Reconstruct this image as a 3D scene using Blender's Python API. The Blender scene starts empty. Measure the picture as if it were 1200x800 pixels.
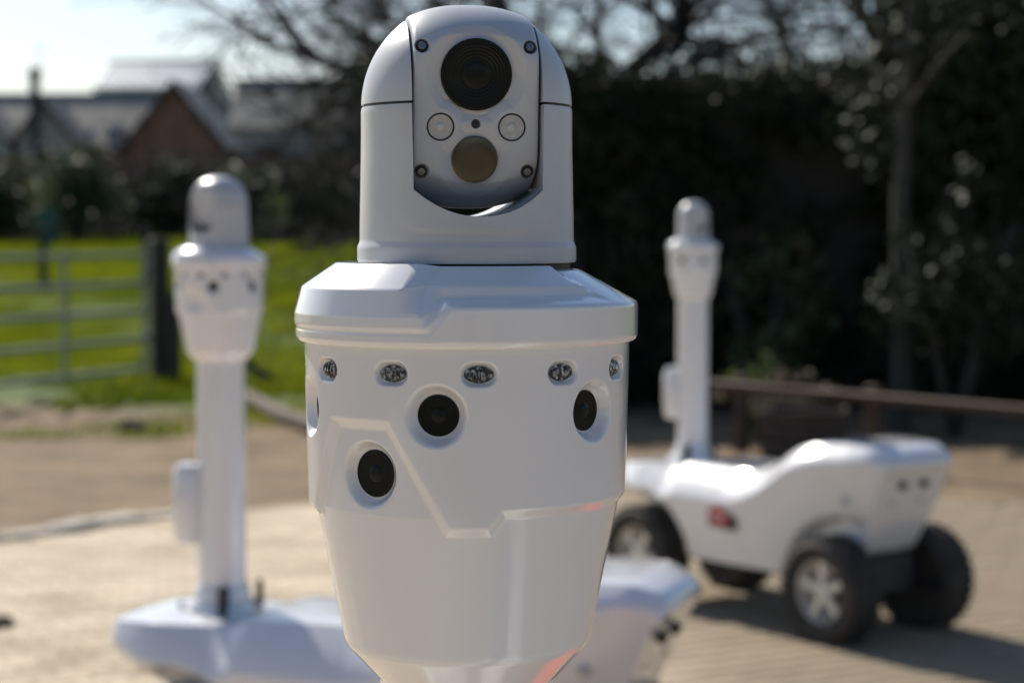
import bpy, bmesh, math, random
import numpy as np
from mathutils import Vector, Matrix
R = math.radians
rng = np.random.default_rng(7)
random.seed(7)
scene = bpy.context.scene
col = scene.collection

# ------------------------------------------------------------------ camera
CAM_H = 1.62
cam_d = bpy.data.cameras.new('camera')
cam = bpy.data.objects.new('camera', cam_d)
col.objects.link(cam)
cam.location = (0, 0, CAM_H)
cam.rotation_euler = (R(90 - 3.34), 0, 0)
cam_d.sensor_width = 36
cam_d.lens = 70
cam_d.clip_start = 0.05
cam_d.clip_end = 3000
cam_d.dof.use_dof = True
cam_d.dof.focus_distance = 1.405
cam_d.dof.aperture_fstop = 6.3
scene.camera = cam

# ------------------------------------------------------------------ light
SUN_EL, SUN_AZ = R(37), R(-31)
w = bpy.data.worlds.new('World')
scene.world = w
w.use_nodes = True
nt = w.node_tree
bg = nt.nodes['Background']
sky = nt.nodes.new('ShaderNodeTexSky')
sky.sky_type = 'NISHITA'
sky.sun_disc = False
sky.sun_elevation = SUN_EL
sky.sun_rotation = SUN_AZ
sky.air_density = 1.0
sky.dust_density = 1.1
sky.ozone_density = 4.0
nt.links.new(sky.outputs[0], bg.inputs[0])
bg.inputs[1].default_value = 0.098
sun_d = bpy.data.lights.new('sun', 'SUN')
sun_d.energy = 5.0
sun_d.angle = R(0.53)
sun_d.color = (1.0, 0.93, 0.83)
sun = bpy.data.objects.new('sun', sun_d)
col.objects.link(sun)
sdir = Vector((math.sin(SUN_AZ) * math.cos(SUN_EL), math.cos(SUN_AZ) * math.cos(SUN_EL), math.sin(SUN_EL)))
sun.rotation_euler = sdir.to_track_quat('Z', 'Y').to_euler()
scene.view_settings.view_transform = 'Standard'
scene.view_settings.look = 'None'
scene.view_settings.exposure = 0.20
scene.view_settings.gamma = 1.0
scene.cycles.use_denoising = True
scene.cycles.max_bounces = 8
scene.cycles.sample_clamp_indirect = 8


# ------------------------------------------------------------------ materials
def mat(name, c, rough=0.5, metal=0.0, var=None, vscale=5.0, bump=0.0, bscale=60.0, coat=0.0, spec=0.5,
        trans=0.0, translucent=0.0, objrand=0.0, rvar=0.0):
    m = bpy.data.materials.new(name)
    m.use_nodes = True
    n = m.node_tree.nodes
    l = m.node_tree.links
    p = n['Principled BSDF']
    p.inputs['Base Color'].default_value = (*c, 1)
    p.inputs['Roughness'].default_value = rough
    p.inputs['Metallic'].default_value = metal
    p.inputs['Specular IOR Level'].default_value = spec
    p.inputs['Coat Weight'].default_value = coat
    p.inputs['Coat Roughness'].default_value = 0.02
    p.inputs['Transmission Weight'].default_value = trans
    g = n.new('ShaderNodeNewGeometry')
    tc = n.new('ShaderNodeTexCoord')
    src = None
    if var is not None:
        nz = n.new('ShaderNodeTexNoise')
        nz.inputs['Scale'].default_value = vscale
        nz.inputs['Detail'].default_value = 6
        nz.inputs['Roughness'].default_value = 0.6
        l.new(g.outputs['Position'], nz.inputs['Vector'])
        r = n.new('ShaderNodeValToRGB')
        r.color_ramp.elements[0].position = 0.32
        r.color_ramp.elements[1].position = 0.68
        r.color_ramp.elements[0].color = (*c, 1)
        r.color_ramp.elements[1].color = (*var, 1)
        l.new(nz.outputs['Fac'], r.inputs['Fac'])
        src = r.outputs['Color']
        if rvar:
            mr = n.new('ShaderNodeMapRange')
            mr.inputs['To Min'].default_value = max(0, rough - rvar)
            mr.inputs['To Max'].default_value = rough + rvar
            l.new(nz.outputs['Fac'], mr.inputs['Value'])
            l.new(mr.outputs[0], p.inputs['Roughness'])
    if objrand:
        oi = n.new('ShaderNodeObjectInfo')
        mr = n.new('ShaderNodeMapRange')
        mr.inputs['To Min'].default_value = 1 - objrand
        mr.inputs['To Max'].default_value = 1 + objrand
        l.new(oi.outputs['Random'], mr.inputs['Value'])
        hs = n.new('ShaderNodeHueSaturation')
        if src is None:
            hs.inputs['Color'].default_value = (*c, 1)
        else:
            l.new(src, hs.inputs['Color'])
        l.new(mr.outputs[0], hs.inputs['Value'])
        src = hs.outputs['Color']
    if src is not None:
        l.new(src, p.inputs['Base Color'])
    if bump:
        nb = n.new('ShaderNodeTexNoise')
        nb.inputs['Scale'].default_value = bscale
        nb.inputs['Detail'].default_value = 4
        l.new(tc.outputs['Object'], nb.inputs['Vector'])
        b = n.new('ShaderNodeBump')
        b.inputs['Strength'].default_value = bump
        b.inputs['Distance'].default_value = 0.6 / bscale
        l.new(nb.outputs['Fac'], b.inputs['Height'])
        l.new(b.outputs['Normal'], p.inputs['Normal'])
    if translucent:
        t = n.new('ShaderNodeBsdfTranslucent')
        if src is not None:
            l.new(src, t.inputs['Color'])
        else:
            t.inputs['Color'].default_value = (*c, 1)
        mx = n.new('ShaderNodeMixShader')
        mx.inputs[0].default_value = translucent
        l.new(p.outputs[0], mx.inputs[1])
        l.new(t.outputs[0], mx.inputs[2])
        l.new(mx.outputs[0], n['Material Output'].inputs['Surface'])
    return m


M = {}
M['gloss'] = mat('white_gloss_paint', (0.81, 0.80, 0.79), 0.22, var=(0.84, 0.83, 0.82), vscale=9, rvar=0.06, coat=1.0, bump=0.010, bscale=35)
_n, _l = M['gloss'].node_tree.nodes, M['gloss'].node_tree.links
_tc = _n.new('ShaderNodeTexCoord'); _nz = _n.new('ShaderNodeTexNoise')
_nz.inputs['Scale'].default_value = 22; _nz.inputs['Detail'].default_value = 8; _nz.inputs['Roughness'].default_value = 0.7
_l.new(_tc.outputs['Object'], _nz.inputs['Vector'])
_mr = _n.new('ShaderNodeMapRange'); _mr.inputs['From Min'].default_value = 0.42; _mr.inputs['From Max'].default_value = 0.72
_mr.inputs['To Min'].default_value = 0.012; _mr.inputs['To Max'].default_value = 0.16
_l.new(_nz.outputs['Fac'], _mr.inputs['Value']); _l.new(_mr.outputs[0], _n['Principled BSDF'].inputs['Coat Roughness'])
M['satin'] = mat('white_textured_paint', (0.52, 0.53, 0.54), 0.34, var=(0.56, 0.57, 0.575), vscale=25, bump=0.16, bscale=1400)
M['black'] = mat('black_gasket', (0.012, 0.012, 0.013), 0.5)
M['lens'] = mat('lens_black_glass', (0.012, 0.014, 0.012), 0.22, spec=0.16)
M['lens_ring'] = mat('lens_black_barrel', (0.016, 0.017, 0.017), 0.35)
M['germanium'] = mat('thermal_window', (0.105, 0.090, 0.062), 0.18, metal=0.45, var=(0.118, 0.10, 0.068), vscale=40)
M['frost'] = mat('frosted_lamp_glass', (0.50, 0.50, 0.48), 0.28, var=(0.60, 0.59, 0.56), vscale=260, bump=0.3, bscale=500)
M['chrome'] = mat('lamp_reflector', (0.02, 0.022, 0.026), 0.10, metal=0.0, var=(0.50, 0.50, 0.48), vscale=300)
for nd in M['chrome'].node_tree.nodes:
    if nd.type == 'VALTORGB':
        nd.color_ramp.elements[0].position = 0.50
        nd.color_ramp.elements[1].position = 0.64
M['prism'] = mat('lamp_prism', (0.78, 0.77, 0.72), 0.22, metal=0.6)
M['steel'] = mat('screw_steel', (0.30, 0.30, 0.30), 0.35, metal=1.0)
M['tyre'] = mat('tyre_rubber', (0.018, 0.018, 0.018), 0.8, var=(0.055, 0.047, 0.036), vscale=14, bump=0.3, bscale=50)
M['alloy'] = mat('wheel_alloy', (0.80, 0.78, 0.72), 0.40, metal=0.3, var=(0.66, 0.64, 0.58), vscale=30)
M['dark'] = mat('dark_undercarriage', (0.02, 0.02, 0.022), 0.55, var=(0.04, 0.038, 0.035), vscale=20)
M['red'] = mat('red_print', (0.45, 0.02, 0.03), 0.35)
M['redbox'] = mat('red_painted_steel', (0.72, 0.085, 0.035), 0.4, var=(0.62, 0.065, 0.03), vscale=8)
M['ink'] = mat('dark_print', (0.03, 0.03, 0.035), 0.4)
M['white'] = mat('white_print', (0.8, 0.8, 0.8), 0.4)
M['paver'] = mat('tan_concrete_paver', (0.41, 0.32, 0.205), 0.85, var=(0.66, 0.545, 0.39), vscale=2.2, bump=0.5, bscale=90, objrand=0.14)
def tint_pavers_by_x(m):  # blends the pavers to a darker brown toward the right, with a noisy edge
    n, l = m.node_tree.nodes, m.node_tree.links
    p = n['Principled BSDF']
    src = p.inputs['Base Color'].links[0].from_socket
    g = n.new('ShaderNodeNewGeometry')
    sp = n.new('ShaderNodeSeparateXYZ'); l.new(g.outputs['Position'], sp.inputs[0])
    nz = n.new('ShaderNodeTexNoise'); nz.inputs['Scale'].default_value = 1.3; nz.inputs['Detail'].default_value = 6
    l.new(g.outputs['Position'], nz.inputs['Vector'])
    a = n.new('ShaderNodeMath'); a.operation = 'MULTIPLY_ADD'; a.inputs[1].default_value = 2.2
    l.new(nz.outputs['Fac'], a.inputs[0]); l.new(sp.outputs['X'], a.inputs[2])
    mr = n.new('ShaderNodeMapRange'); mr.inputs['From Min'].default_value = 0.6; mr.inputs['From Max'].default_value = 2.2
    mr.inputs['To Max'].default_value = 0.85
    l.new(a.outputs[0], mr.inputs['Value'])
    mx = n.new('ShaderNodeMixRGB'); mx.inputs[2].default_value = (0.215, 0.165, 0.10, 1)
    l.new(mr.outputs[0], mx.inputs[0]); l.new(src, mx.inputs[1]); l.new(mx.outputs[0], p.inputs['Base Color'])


tint_pavers_by_x(M['paver'])
M['joint'] = mat('paving_joint_sand', (0.27, 0.215, 0.15), 0.95, var=(0.36, 0.29, 0.2), vscale=6, bump=0.5, bscale=60)
M['kerb'] = mat('pale_edging_stone', (0.36, 0.31, 0.24), 0.85, var=(0.56, 0.51, 0.42), vscale=8, bump=0.5, bscale=40, objrand=0.12)
M['wood'] = mat('weathered_timber', (0.055, 0.031, 0.019), 0.8, var=(0.095, 0.057, 0.035), vscale=12, bump=0.6, bscale=40)
M['darkwood'] = mat('dark_timber', (0.055, 0.042, 0.034), 0.85, var=(0.085, 0.065, 0.05), vscale=9, bump=0.6, bscale=40)
M['galv'] = mat('galvanised_steel', (0.42, 0.44, 0.39), 0.5, metal=0.2, var=(0.33, 0.35, 0.31), vscale=15)
M['post'] = mat('gate_post_timber', (0.045, 0.043, 0.035), 0.85, var=(0.075, 0.068, 0.05), vscale=12, bump=0.5, bscale=30)
M['bark'] = mat('bark', (0.035, 0.029, 0.024), 0.9, var=(0.07, 0.058, 0.048), vscale=12, bump=0.7, bscale=25)
M['leaf_dark'] = mat('evergreen_leaf', (0.020, 0.031, 0.015), 0.6, var=(0.040, 0.054, 0.024), vscale=1.6, translucent=0.08, spec=0.2)
M['leaf_mid'] = mat('shrub_leaf', (0.035, 0.055, 0.018), 0.5, var=(0.075, 0.10, 0.03), vscale=0.7, translucent=0.22)
M['leaf_lime'] = mat('yellow_green_leaf', (0.10, 0.14, 0.03), 0.5, var=(0.16, 0.19, 0.05), vscale=3, translucent=0.35)
M['leaf_brown'] = mat('russet_leaf', (0.34, 0.14, 0.05), 0.7, var=(0.24, 0.11, 0.045), vscale=3, translucent=0.2)
M['dry'] = mat('dry_stalk', (0.26, 0.22, 0.14), 0.8, var=(0.20, 0.16, 0.10), vscale=6, translucent=0.2)
M['grass'] = mat('grass_blade', (0.055, 0.105, 0.004), 0.55, var=(0.27, 0.29, 0.014), vscale=0.8, translucent=0.5, spec=0.08)
M['ivywall'] = mat('old_garden_wall', (0.035, 0.034, 0.030), 0.9, var=(0.07, 0.058, 0.048), vscale=3, bump=0.6, bscale=20)
M['brick'] = mat('red_brick', (0.21, 0.105, 0.075), 0.9, var=(0.28, 0.145, 0.10), vscale=3, bump=0.3, bscale=20)
M['slate'] = mat('grey_roof_tiles', (0.13, 0.125, 0.115), 0.7, var=(0.20, 0.19, 0.17), vscale=2.2, bump=0.4, bscale=14)
M['slate_pale'] = mat('weathered_roof_tiles', (0.25, 0.225, 0.18), 0.75, var=(0.35, 0.315, 0.255), vscale=2.0, bump=0.4, bscale=14)
M['metalroof'] = mat('pale_metal_roof', (0.84, 0.85, 0.82), 0.40, metal=0.1, var=(0.76, 0.77, 0.74), vscale=2)
M['cladding'] = mat('grey_cladding', (0.24, 0.245, 0.25), 0.7, var=(0.31, 0.315, 0.32), vscale=3)
M['render'] = mat('pale_render', (0.50, 0.48, 0.44), 0.85, var=(0.42, 0.40, 0.36), vscale=4)
M['trim'] = mat('dark_bargeboard', (0.03, 0.032, 0.036), 0.6)
M['glass'] = mat('window_glass', (0.02, 0.025, 0.03), 0.06, spec=0.8)
M['skylight'] = mat('roof_light_glass', (0.06, 0.065, 0.07), 0.10, spec=1.0)
M['teal'] = mat('teal_plastic', (0.01, 0.10, 0.085), 0.45)
M['clod'] = mat('dark_soil_clod', (0.05, 0.04, 0.028), 0.95, var=(0.08, 0.06, 0.04), vscale=12)


def ground_material():
    m = bpy.data.materials.new('ground_soil_and_turf')
    m.use_nodes = True
    n, l = m.node_tree.nodes, m.node_tree.links
    p = n['Principled BSDF']
    p.inputs['Roughness'].default_value = 0.95
    g = n.new('ShaderNodeNewGeometry')
    nz = n.new('ShaderNodeTexNoise'); nz.inputs['Scale'].default_value = 1.7; nz.inputs['Detail'].default_value = 8
    l.new(g.outputs['Position'], nz.inputs['Vector'])
    rd = n.new('ShaderNodeValToRGB')
    rd.color_ramp.elements[0].position = 0.3; rd.color_ramp.elements[1].position = 0.7
    rd.color_ramp.elements[0].color = (0.125, 0.083, 0.042, 1); rd.color_ramp.elements[1].color = (0.28, 0.195, 0.105, 1)
    l.new(nz.outputs['Fac'], rd.inputs['Fac'])
    nz2 = n.new('ShaderNodeTexNoise'); nz2.inputs['Scale'].default_value = 0.5; nz2.inputs['Detail'].default_value = 5
    l.new(g.outputs['Position'], nz2.inputs['Vector'])
    rg = n.new('ShaderNodeValToRGB')
    rg.color_ramp.elements[0].position = 0.3; rg.color_ramp.elements[1].position = 0.7
    rg.color_ramp.elements[0].color = (0.045, 0.085, 0.008, 1); rg.color_ramp.elements[1].color = (0.10, 0.15, 0.015, 1)
    l.new(nz2.outputs['Fac'], rg.inputs['Fac'])
    sep = n.new('ShaderNodeSeparateXYZ'); l.new(g.outputs['Position'], sep.inputs[0])
    # turf lies beyond the bare soil strip, with a ragged edge
    nz3 = n.new('ShaderNodeTexNoise'); nz3.inputs['Scale'].default_value = 0.55; nz3.inputs['Detail'].default_value = 5
    l.new(g.outputs['Position'], nz3.inputs['Vector'])
    ma = n.new('ShaderNodeMath'); ma.operation = 'MULTIPLY_ADD'; ma.inputs[1].default_value = 5.0; ma.inputs[2].default_value = -2.5
    l.new(nz3.outputs['Fac'], ma.inputs[0])
    ad = n.new('ShaderNodeMath'); ad.operation = 'ADD'
    l.new(sep.outputs['Y'], ad.inputs[0]); l.new(ma.outputs[0], ad.inputs[1])
    mr = n.new('ShaderNodeMapRange'); mr.inputs['From Min'].default_value = 17.4; mr.inputs['From Max'].default_value = 18.6
    l.new(ad.outputs[0], mr.inputs['Value'])
    mx = n.new('ShaderNodeMixRGB')
    l.new(mr.outputs[0], mx.inputs[0]); l.new(rd.outputs[0], mx.inputs[1]); l.new(rg.outputs[0], mx.inputs[2])
    l.new(mx.outputs[0], p.inputs['Base Color'])
    nb = n.new('ShaderNodeTexNoise'); nb.inputs['Scale'].default_value = 12; nb.inputs['Detail'].default_value = 8
    l.new(g.outputs['Position'], nb.inputs['Vector'])
    b = n.new('ShaderNodeBump'); b.inputs['Strength'].default_value = 0.8; b.inputs['Distance'].default_value = 0.05
    l.new(nb.outputs['Fac'], b.inputs['Height']); l.new(b.outputs[0], p.inputs['Normal'])
    return m


M['ground'] = ground_material()


# ------------------------------------------------------------------ mesh helpers
def mesh_np(name, v, f, material, smooth=True, angle=None):
    me = bpy.data.meshes.new(name)
    v = np.asarray(v, dtype=np.float32).reshape(-1, 3)
    if isinstance(f, np.ndarray):
        k = f.shape[1]
        me.vertices.add(len(v)); me.vertices.foreach_set('co', v.ravel())
        me.loops.add(f.size); me.loops.foreach_set('vertex_index', f.ravel().astype(np.int32))
        me.polygons.add(len(f))
        me.polygons.foreach_set('loop_start', np.arange(0, f.size, k, dtype=np.int32))
        me.polygons.foreach_set('loop_total', np.full(len(f), k, dtype=np.int32))
        me.update(calc_edges=True)
    else:
        me.from_pydata([tuple(map(float, p)) for p in v], [], f)
        me.update()
    me.polygons.foreach_set('use_smooth', np.full(len(me.polygons), bool(smooth)))
    if smooth and angle is not None:
        me.set_sharp_from_angle(angle=R(angle))
    me.materials.append(material)
    return me


class MB:
    """collects shapes of ONE part"""
    def __init__(s):
        s.v = []; s.f = []

    def add(s, v, f):
        o = len(s.v)
        s.v += [tuple(p) for p in v]
        s.f += [tuple(i + o for i in q) for q in f]
        return s

    def box(s, c, d, bev=0.0, rot=None):
        x, y, z = d[0] / 2, d[1] / 2, d[2] / 2
        if bev <= 0:
            v = [(sx * x, sy * y, sz * z) for sz in (-1, 1) for sx, sy in ((-1, -1), (1, -1), (1, 1), (-1, 1))]
            f = [(3, 2, 1, 0), (4, 5, 6, 7)] + [(i, (i + 1) % 4, (i + 1) % 4 + 4, i + 4) for i in range(4)]
        else:
            b = bev
            rings = [(x - b, y - b, -z), (x, y, -z + b), (x, y, z - b), (x - b, y - b, z)]
            v = []
            for (ax, ay, az) in rings:
                k = b
                v += [(-ax + k, -ay, az), (ax - k, -ay, az), (ax, -ay + k, az), (ax, ay - k, az), (ax - k, ay, az), (-ax + k, ay, az), (-ax, ay - k, az), (-ax, -ay + k, az)]
            f = [tuple(range(7, -1, -1)), tuple(range(24, 32))]
            for r in range(3):
                f += [(r * 8 + i, r * 8 + (i + 1) % 8, r * 8 + 8 + (i + 1) % 8, r * 8 + 8 + i) for i in range(8)]
        m = rot if rot is not None else Matrix.Identity(3)
        c = Vector(c)
        return s.add([m @ Vector(p) + c for p in v], f)

    def tube(s, pts, rad, n=12, cap=True):
        pts = [Vector(p) for p in pts]
        if not hasattr(rad, '__len__'):
            rad = [rad] * len(pts)
        v = []
        f = []
        for i, p in enumerate(pts):
            a = pts[max(i - 1, 0)]; b = pts[min(i + 1, len(pts) - 1)]
            t = (b - a).normalized()
            u = t.cross(Vector((0, 0, 1)) if abs(t.z) < 0.95 else Vector((1, 0, 0))).normalized()
            w_ = t.cross(u)
            for k in range(n):
                q = 2 * math.pi * k / n
                v.append(p + u * (rad[i] * math.cos(q)) + w_ * (rad[i] * math.sin(q)))
        for i in range(len(pts) - 1):
            for k in range(n):
                f.append((i * n + k, i * n + (k + 1) % n, (i + 1) * n + (k + 1) % n, (i + 1) * n + k))
        if cap:
            f.append(tuple(range(n - 1, -1, -1)))
            f.append(tuple((len(pts) - 1) * n + k for k in range(n)))
        return s.add(v, f)

    def lathe(s, prof, axis='z', n=48, c=(0, 0, 0)):
        """prof: list of (radius, height along axis)"""
        v = []; f = []
        for (r, h) in prof:
            for k in range(n):
                q = 2 * math.pi * k / n
                a, b = r * math.cos(q), r * math.sin(q)
                p = {'z': (a, b, h), 'x': (h, a, b), 'y': (b, h, a)}[axis]
                v.append((p[0] + c[0], p[1] + c[1], p[2] + c[2]))
        for i in range(len(prof) - 1):
            for k in range(n):
                f.append((i * n + k, i * n + (k + 1) % n, (i + 1) * n + (k + 1) % n, (i + 1) * n + k))
        if prof[0][0] > 1e-6:
            f.append(tuple(range(n - 1, -1, -1)))
        if prof[-1][0] > 1e-6:
            f.append(tuple((len(prof) - 1) * n + k for k in range(n)))
        return s.add(v, f)

    def prism(s, poly, y0, y1, axis='y'):
        n = len(poly)
        if axis == 'y':
            v = [(a, y0, b) for a, b in poly] + [(a, y1, b) for a, b in poly]
        elif axis == 'x':
            v = [(y0, a, b) for a, b in poly] + [(y1, a, b) for a, b in poly]
        else:
            v = [(a, b, y0) for a, b in poly] + [(a, b, y1) for a, b in poly]
        f = [tuple(range(n)), tuple(range(2 * n - 1, n - 1, -1))] + [(i + n, (i + 1) % n + n, (i + 1) % n, i) for i in range(n)]
        return s.add(v, f)

    def mesh(s, name, material, angle=35, smooth=True):
        me = mesh_np(name, s.v, s.f, material, smooth, None)
        bm = bmesh.new(); bm.from_mesh(me)
        bmesh.ops.remove_doubles(bm, verts=bm.verts, dist=1e-6)
        bmesh.ops.recalc_face_normals(bm, faces=bm.faces)
        bm.to_mesh(me); bm.free()
        if smooth:
            me.polygons.foreach_set('use_smooth', np.full(len(me.polygons), True))
            me.set_sharp_from_angle(angle=R(angle))
        return me


def link(name, me, parent=None, loc=(0, 0, 0), rot=(0, 0, 0), label=None, cat=None, group=None, kind=None):
    o = bpy.data.objects.new(name, me)
    col.objects.link(o)
    o.location = loc
    o.rotation_euler = rot
    if parent is not None:
        o.parent = parent
    for k, val in (('label', label), ('category', cat), ('group', group), ('kind', kind)):
        if val:
            o[k] = val
    return o


def thing(name, label, cat, loc=(0, 0, 0), rz=0.0, group=None):
    return link(name, None, None, loc, (0, 0, rz), label, cat, group)


def sstep(a, b, x):
    t = np.clip((x - a) / (b - a), 0, 1)
    return t * t * (3 - 2 * t)


def grid_faces(nr, nc, wrap=False):
    i = np.arange(nr - 1)[:, None]
    j = np.arange(nc if wrap else nc - 1)[None, :]
    j2 = (j + 1) % nc
    a = i * nc + j; b = i * nc + j2; c = (i + 1) * nc + j2; d = (i + 1) * nc + j
    return np.stack([a, b, c, d], -1).reshape(-1, 4)


# ================================================================== SETTING
def terrain_z(x, y):
    return 1.05 * sstep(22, 60, np.asarray(y, dtype=float))


def axis_samples(lims):
    out = [lims[0][0]]
    for a, b, n in lims:
        out += list(np.linspace(a, b, n + 1)[1:])
    return np.array(out)


gx = axis_samples([(-1500, -100, 12), (-100, -12, 24), (-12, 12, 60), (12, 100, 24), (100, 1500, 12)])
gy = axis_samples([(-300, -10, 12), (-10, 13, 30), (13, 24, 55), (24, 62, 40), (62, 200, 15), (200, 2000, 15)])
X, Y = np.meshgrid(gx, gy)
Z = terrain_z(X, Y)
rough_zone = sstep(13.0, 14.0, Y) * (np.abs(X) < 12) * (1 - sstep(40, 60, Y))
Z = Z + rough_zone * rng.normal(0, 0.018, Z.shape)
ground = link('ground', mesh_np('ground', np.stack([X, Y, Z], -1), grid_faces(len(gy), len(gx)), M['ground']), kind='structure')

# paving: joint sheet bounded by an edging curve, pavers on it
EDGE = [(-9, 5.2), (-6, 7.4), (-4, 8.9), (-2.6, 10.1), (-1.95, 10.9), (-1.2, 11.5), (0, 12.0), (1.4, 12.1), (2.8, 11.6), (4.2, 10.6), (6.5, 8.8), (9, 6.6)]


def curve_pts(P, n=12):
    out = []
    for i in range(len(P) - 1):
        p0, p1, p2, p3 = P[max(i - 1, 0)], P[i], P[i + 1], P[min(i + 2, len(P) - 1)]
        for k in range(n):
            t = k / n
            out.append(tuple(0.5 * ((2 * p1[q]) + (-p0[q] + p2[q]) * t + (2 * p0[q] - 5 * p1[q] + 4 * p2[q] - p3[q]) * t * t + (-p0[q] + 3 * p1[q] - 3 * p2[q] + p3[q]) * t ** 3) for q in range(2)))
    out.append(P[-1])
    return out


EC = curve_pts(EDGE)
ex = np.array([p[0] for p in EC]); ey = np.array([p[1] for p in EC])
poly = [(-9, -6), (9, -6)] + [p for p in reversed(EC)]
paving = link('paving', mesh_np('paving', [(x, y, 0.004) for x, y in poly], [tuple(range(len(poly)))], M['joint'], smooth=False), kind='structure')
pb = MB().box((0, 0, 0.0), (0.206, 0.100, 0.012), bev=0.004)
paver_me = pb.mesh('paver', M['paver'])
pa = R(28)
ca, sa = math.cos(pa), math.sin(pa)
cells = []
for j in range(-170, 171):
    for i in range(-90, 91):
        a = (i + (0.5 if j % 2 else 0)) * 0.212
        b = j * 0.106
        x = a * ca - b * sa; y = a * sa + b * ca + 4
        if abs(x) > 8.7 or y < -5.7:
            continue
        if y > np.interp(x, ex, ey) - 0.14:
            continue
        cells.append((x, y))
near = [c for c in cells if 7.0 < c[1] and abs(c[0]) < 0.258 * c[1] + 0.1]
near.sort(key=lambda c: c[1])
single = set(near[:300])
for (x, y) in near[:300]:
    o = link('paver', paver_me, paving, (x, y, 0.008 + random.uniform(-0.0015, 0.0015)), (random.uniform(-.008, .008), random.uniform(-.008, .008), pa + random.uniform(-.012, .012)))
bv = np.array([v.co for v in paver_me.vertices]); bf = [tuple(p.vertices) for p in paver_me.polygons]
rest = [c for c in cells if c not in single]
V = []; F = []
for (x, y) in rest:
    a = pa + random.uniform(-.012, .012)
    c_, s_ = math.cos(a), math.sin(a)
    o = len(V)
    dz = 0.008 + random.uniform(-0.0015, 0.0015)
    for p in bv:
        V.append((p[0] * c_ - p[1] * s_ + x, p[0] * s_ + p[1] * c_ + y, p[2] + dz))
    F += [tuple(i + o for i in q) for q in bf[1:]]
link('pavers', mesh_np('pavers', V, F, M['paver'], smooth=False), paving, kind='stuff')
# edging stones
edging = link('edging', mesh_np('edging', [(x, y + d, -0.002) for x, y in EC for d in (-0.02, 0.20)], [(2 * i, 2 * i + 2, 2 * i + 3, 2 * i + 1) for i in range(len(EC) - 1) if EC[i][0] < -1.7], M['joint'], smooth=False), kind='structure')
acc = 0.0
stone_me = MB().box((0, 0, 0), (0.30, 0.19, 0.10), bev=0.018).mesh('edging_stone', M['kerb'])
last = EC[0]
for p in EC[1:]:
    seg = math.hypot(p[0] - last[0], p[1] - last[1])
    ang = math.atan2(p[1] - last[1], p[0] - last[0])
    while acc < seg and last[0] < -1.7:
        t = acc / seg
        x = last[0] + (p[0] - last[0]) * t; y = last[1] + (p[1] - last[1]) * t
        link('edging_stone', stone_me, edging, (x - math.sin(ang) * .1, y + math.cos(ang) * .1, -0.018 + random.uniform(-.014, .012)), (random.uniform(-.04, .04), random.uniform(-.04, .04), ang + random.uniform(-.05, .05)))
        acc += 0.318
    acc = max(0.0, acc - seg)
    last = p


# ------------------------------------------------------------------ grass (stuff)
def grass_mesh(n, xr, yr, hmin, hmax, wid, ragged=True):
    x = rng.uniform(*xr, n); y = yr[0] + (yr[1] - yr[0]) * rng.random(n) ** 1.5
    keep = np.abs(x / y + 0.05) < 0.27
    x, y = x[keep], y[keep]
    nn = np.sin(x * 1.7 + 2.1 * np.sin(y * .6)) + np.sin(y * 1.3 + 1.2 * np.sin(x * .9))
    keep = (y > 19.0 + 0.9 * nn) | ((rng.random(len(x)) < .5) & (nn > .75) & (y > 14.4) & (y < 18.2))
    keep &= ~((x > -1.5) & (y < 19.0))
    x, y = x[keep], y[keep]
    n = len(x)
    z = terrain_z(x, y) - 0.02
    sc = 0.7 + y / 45
    h = rng.uniform(hmin, hmax, n) * sc * (1 + 0.35 * np.sin(x * .8 + y * .5))
    a = rng.uniform(0, 2 * np.pi, n); ww = wid * sc
    dx, dy = np.cos(a) * ww, np.sin(a) * ww
    lx, ly = rng.normal(0, .4, n) * h, rng.normal(0, .4, n) * h
    v = np.stack([np.stack([x - dx, y - dy, z], -1), np.stack([x + dx, y + dy, z], -1), np.stack([x + lx, y + ly, z + h], -1)], 1).reshape(-1, 3)
    return mesh_np('grass', v, np.arange(3 * n).reshape(-1, 3), M['grass'], smooth=False)


link('grass', grass_mesh(260000, (-17, 3), (15, 62), 0.05, 0.12, 0.012), None, label='bright green meadow grass behind the metal field gate', cat='grass', kind='stuff')


# ------------------------------------------------------------------ foliage
def leaf_cloud(clumps, per, size, flat=0.0):
    """clumps: (cx,cy,cz, rx,ry,rz)"""
    vs = []
    for c in clumps:
        n = max(4, int(per * (c[3] * c[4] * c[5]) ** (2 / 3)))
        d = rng.normal(size=(n, 3)); d /= np.linalg.norm(d, axis=1)[:, None]
        rr = rng.random(n) ** 0.45
        p = np.array(c[:3]) + d * rr[:, None] * np.array(c[3:6])
        u = rng.normal(size=(n, 3)); u /= np.linalg.norm(u, axis=1)[:, None]
        t = np.cross(u, rng.normal(size=(n, 3))); t /= np.linalg.norm(t, axis=1)[:, None]
        s = size * rng.uniform(0.6, 1.4, n)[:, None]
        a = u * s; b = t * s * 0.5
        vs.append(np.stack([p - a, p + b, p + a, p - b], 1).reshape(-1, 3))
    v = np.concatenate(vs)
    return v, np.arange(len(v)).reshape(-1, 4)


def clump_set(c, r, n, cr, squash=1.0):
    out = []
    for _ in range(n):
        d = rng.normal(size=3); d /= np.linalg.norm(d)
        q = rng.random() ** 0.5
        s = cr * rng.uniform(.6, 1.35)
        out.append((c[0] + d[0] * r[0] * q, c[1] + d[1] * r[1] * q, c[2] + d[2] * r[2] * q, s, s, s * squash))
    return out


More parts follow.
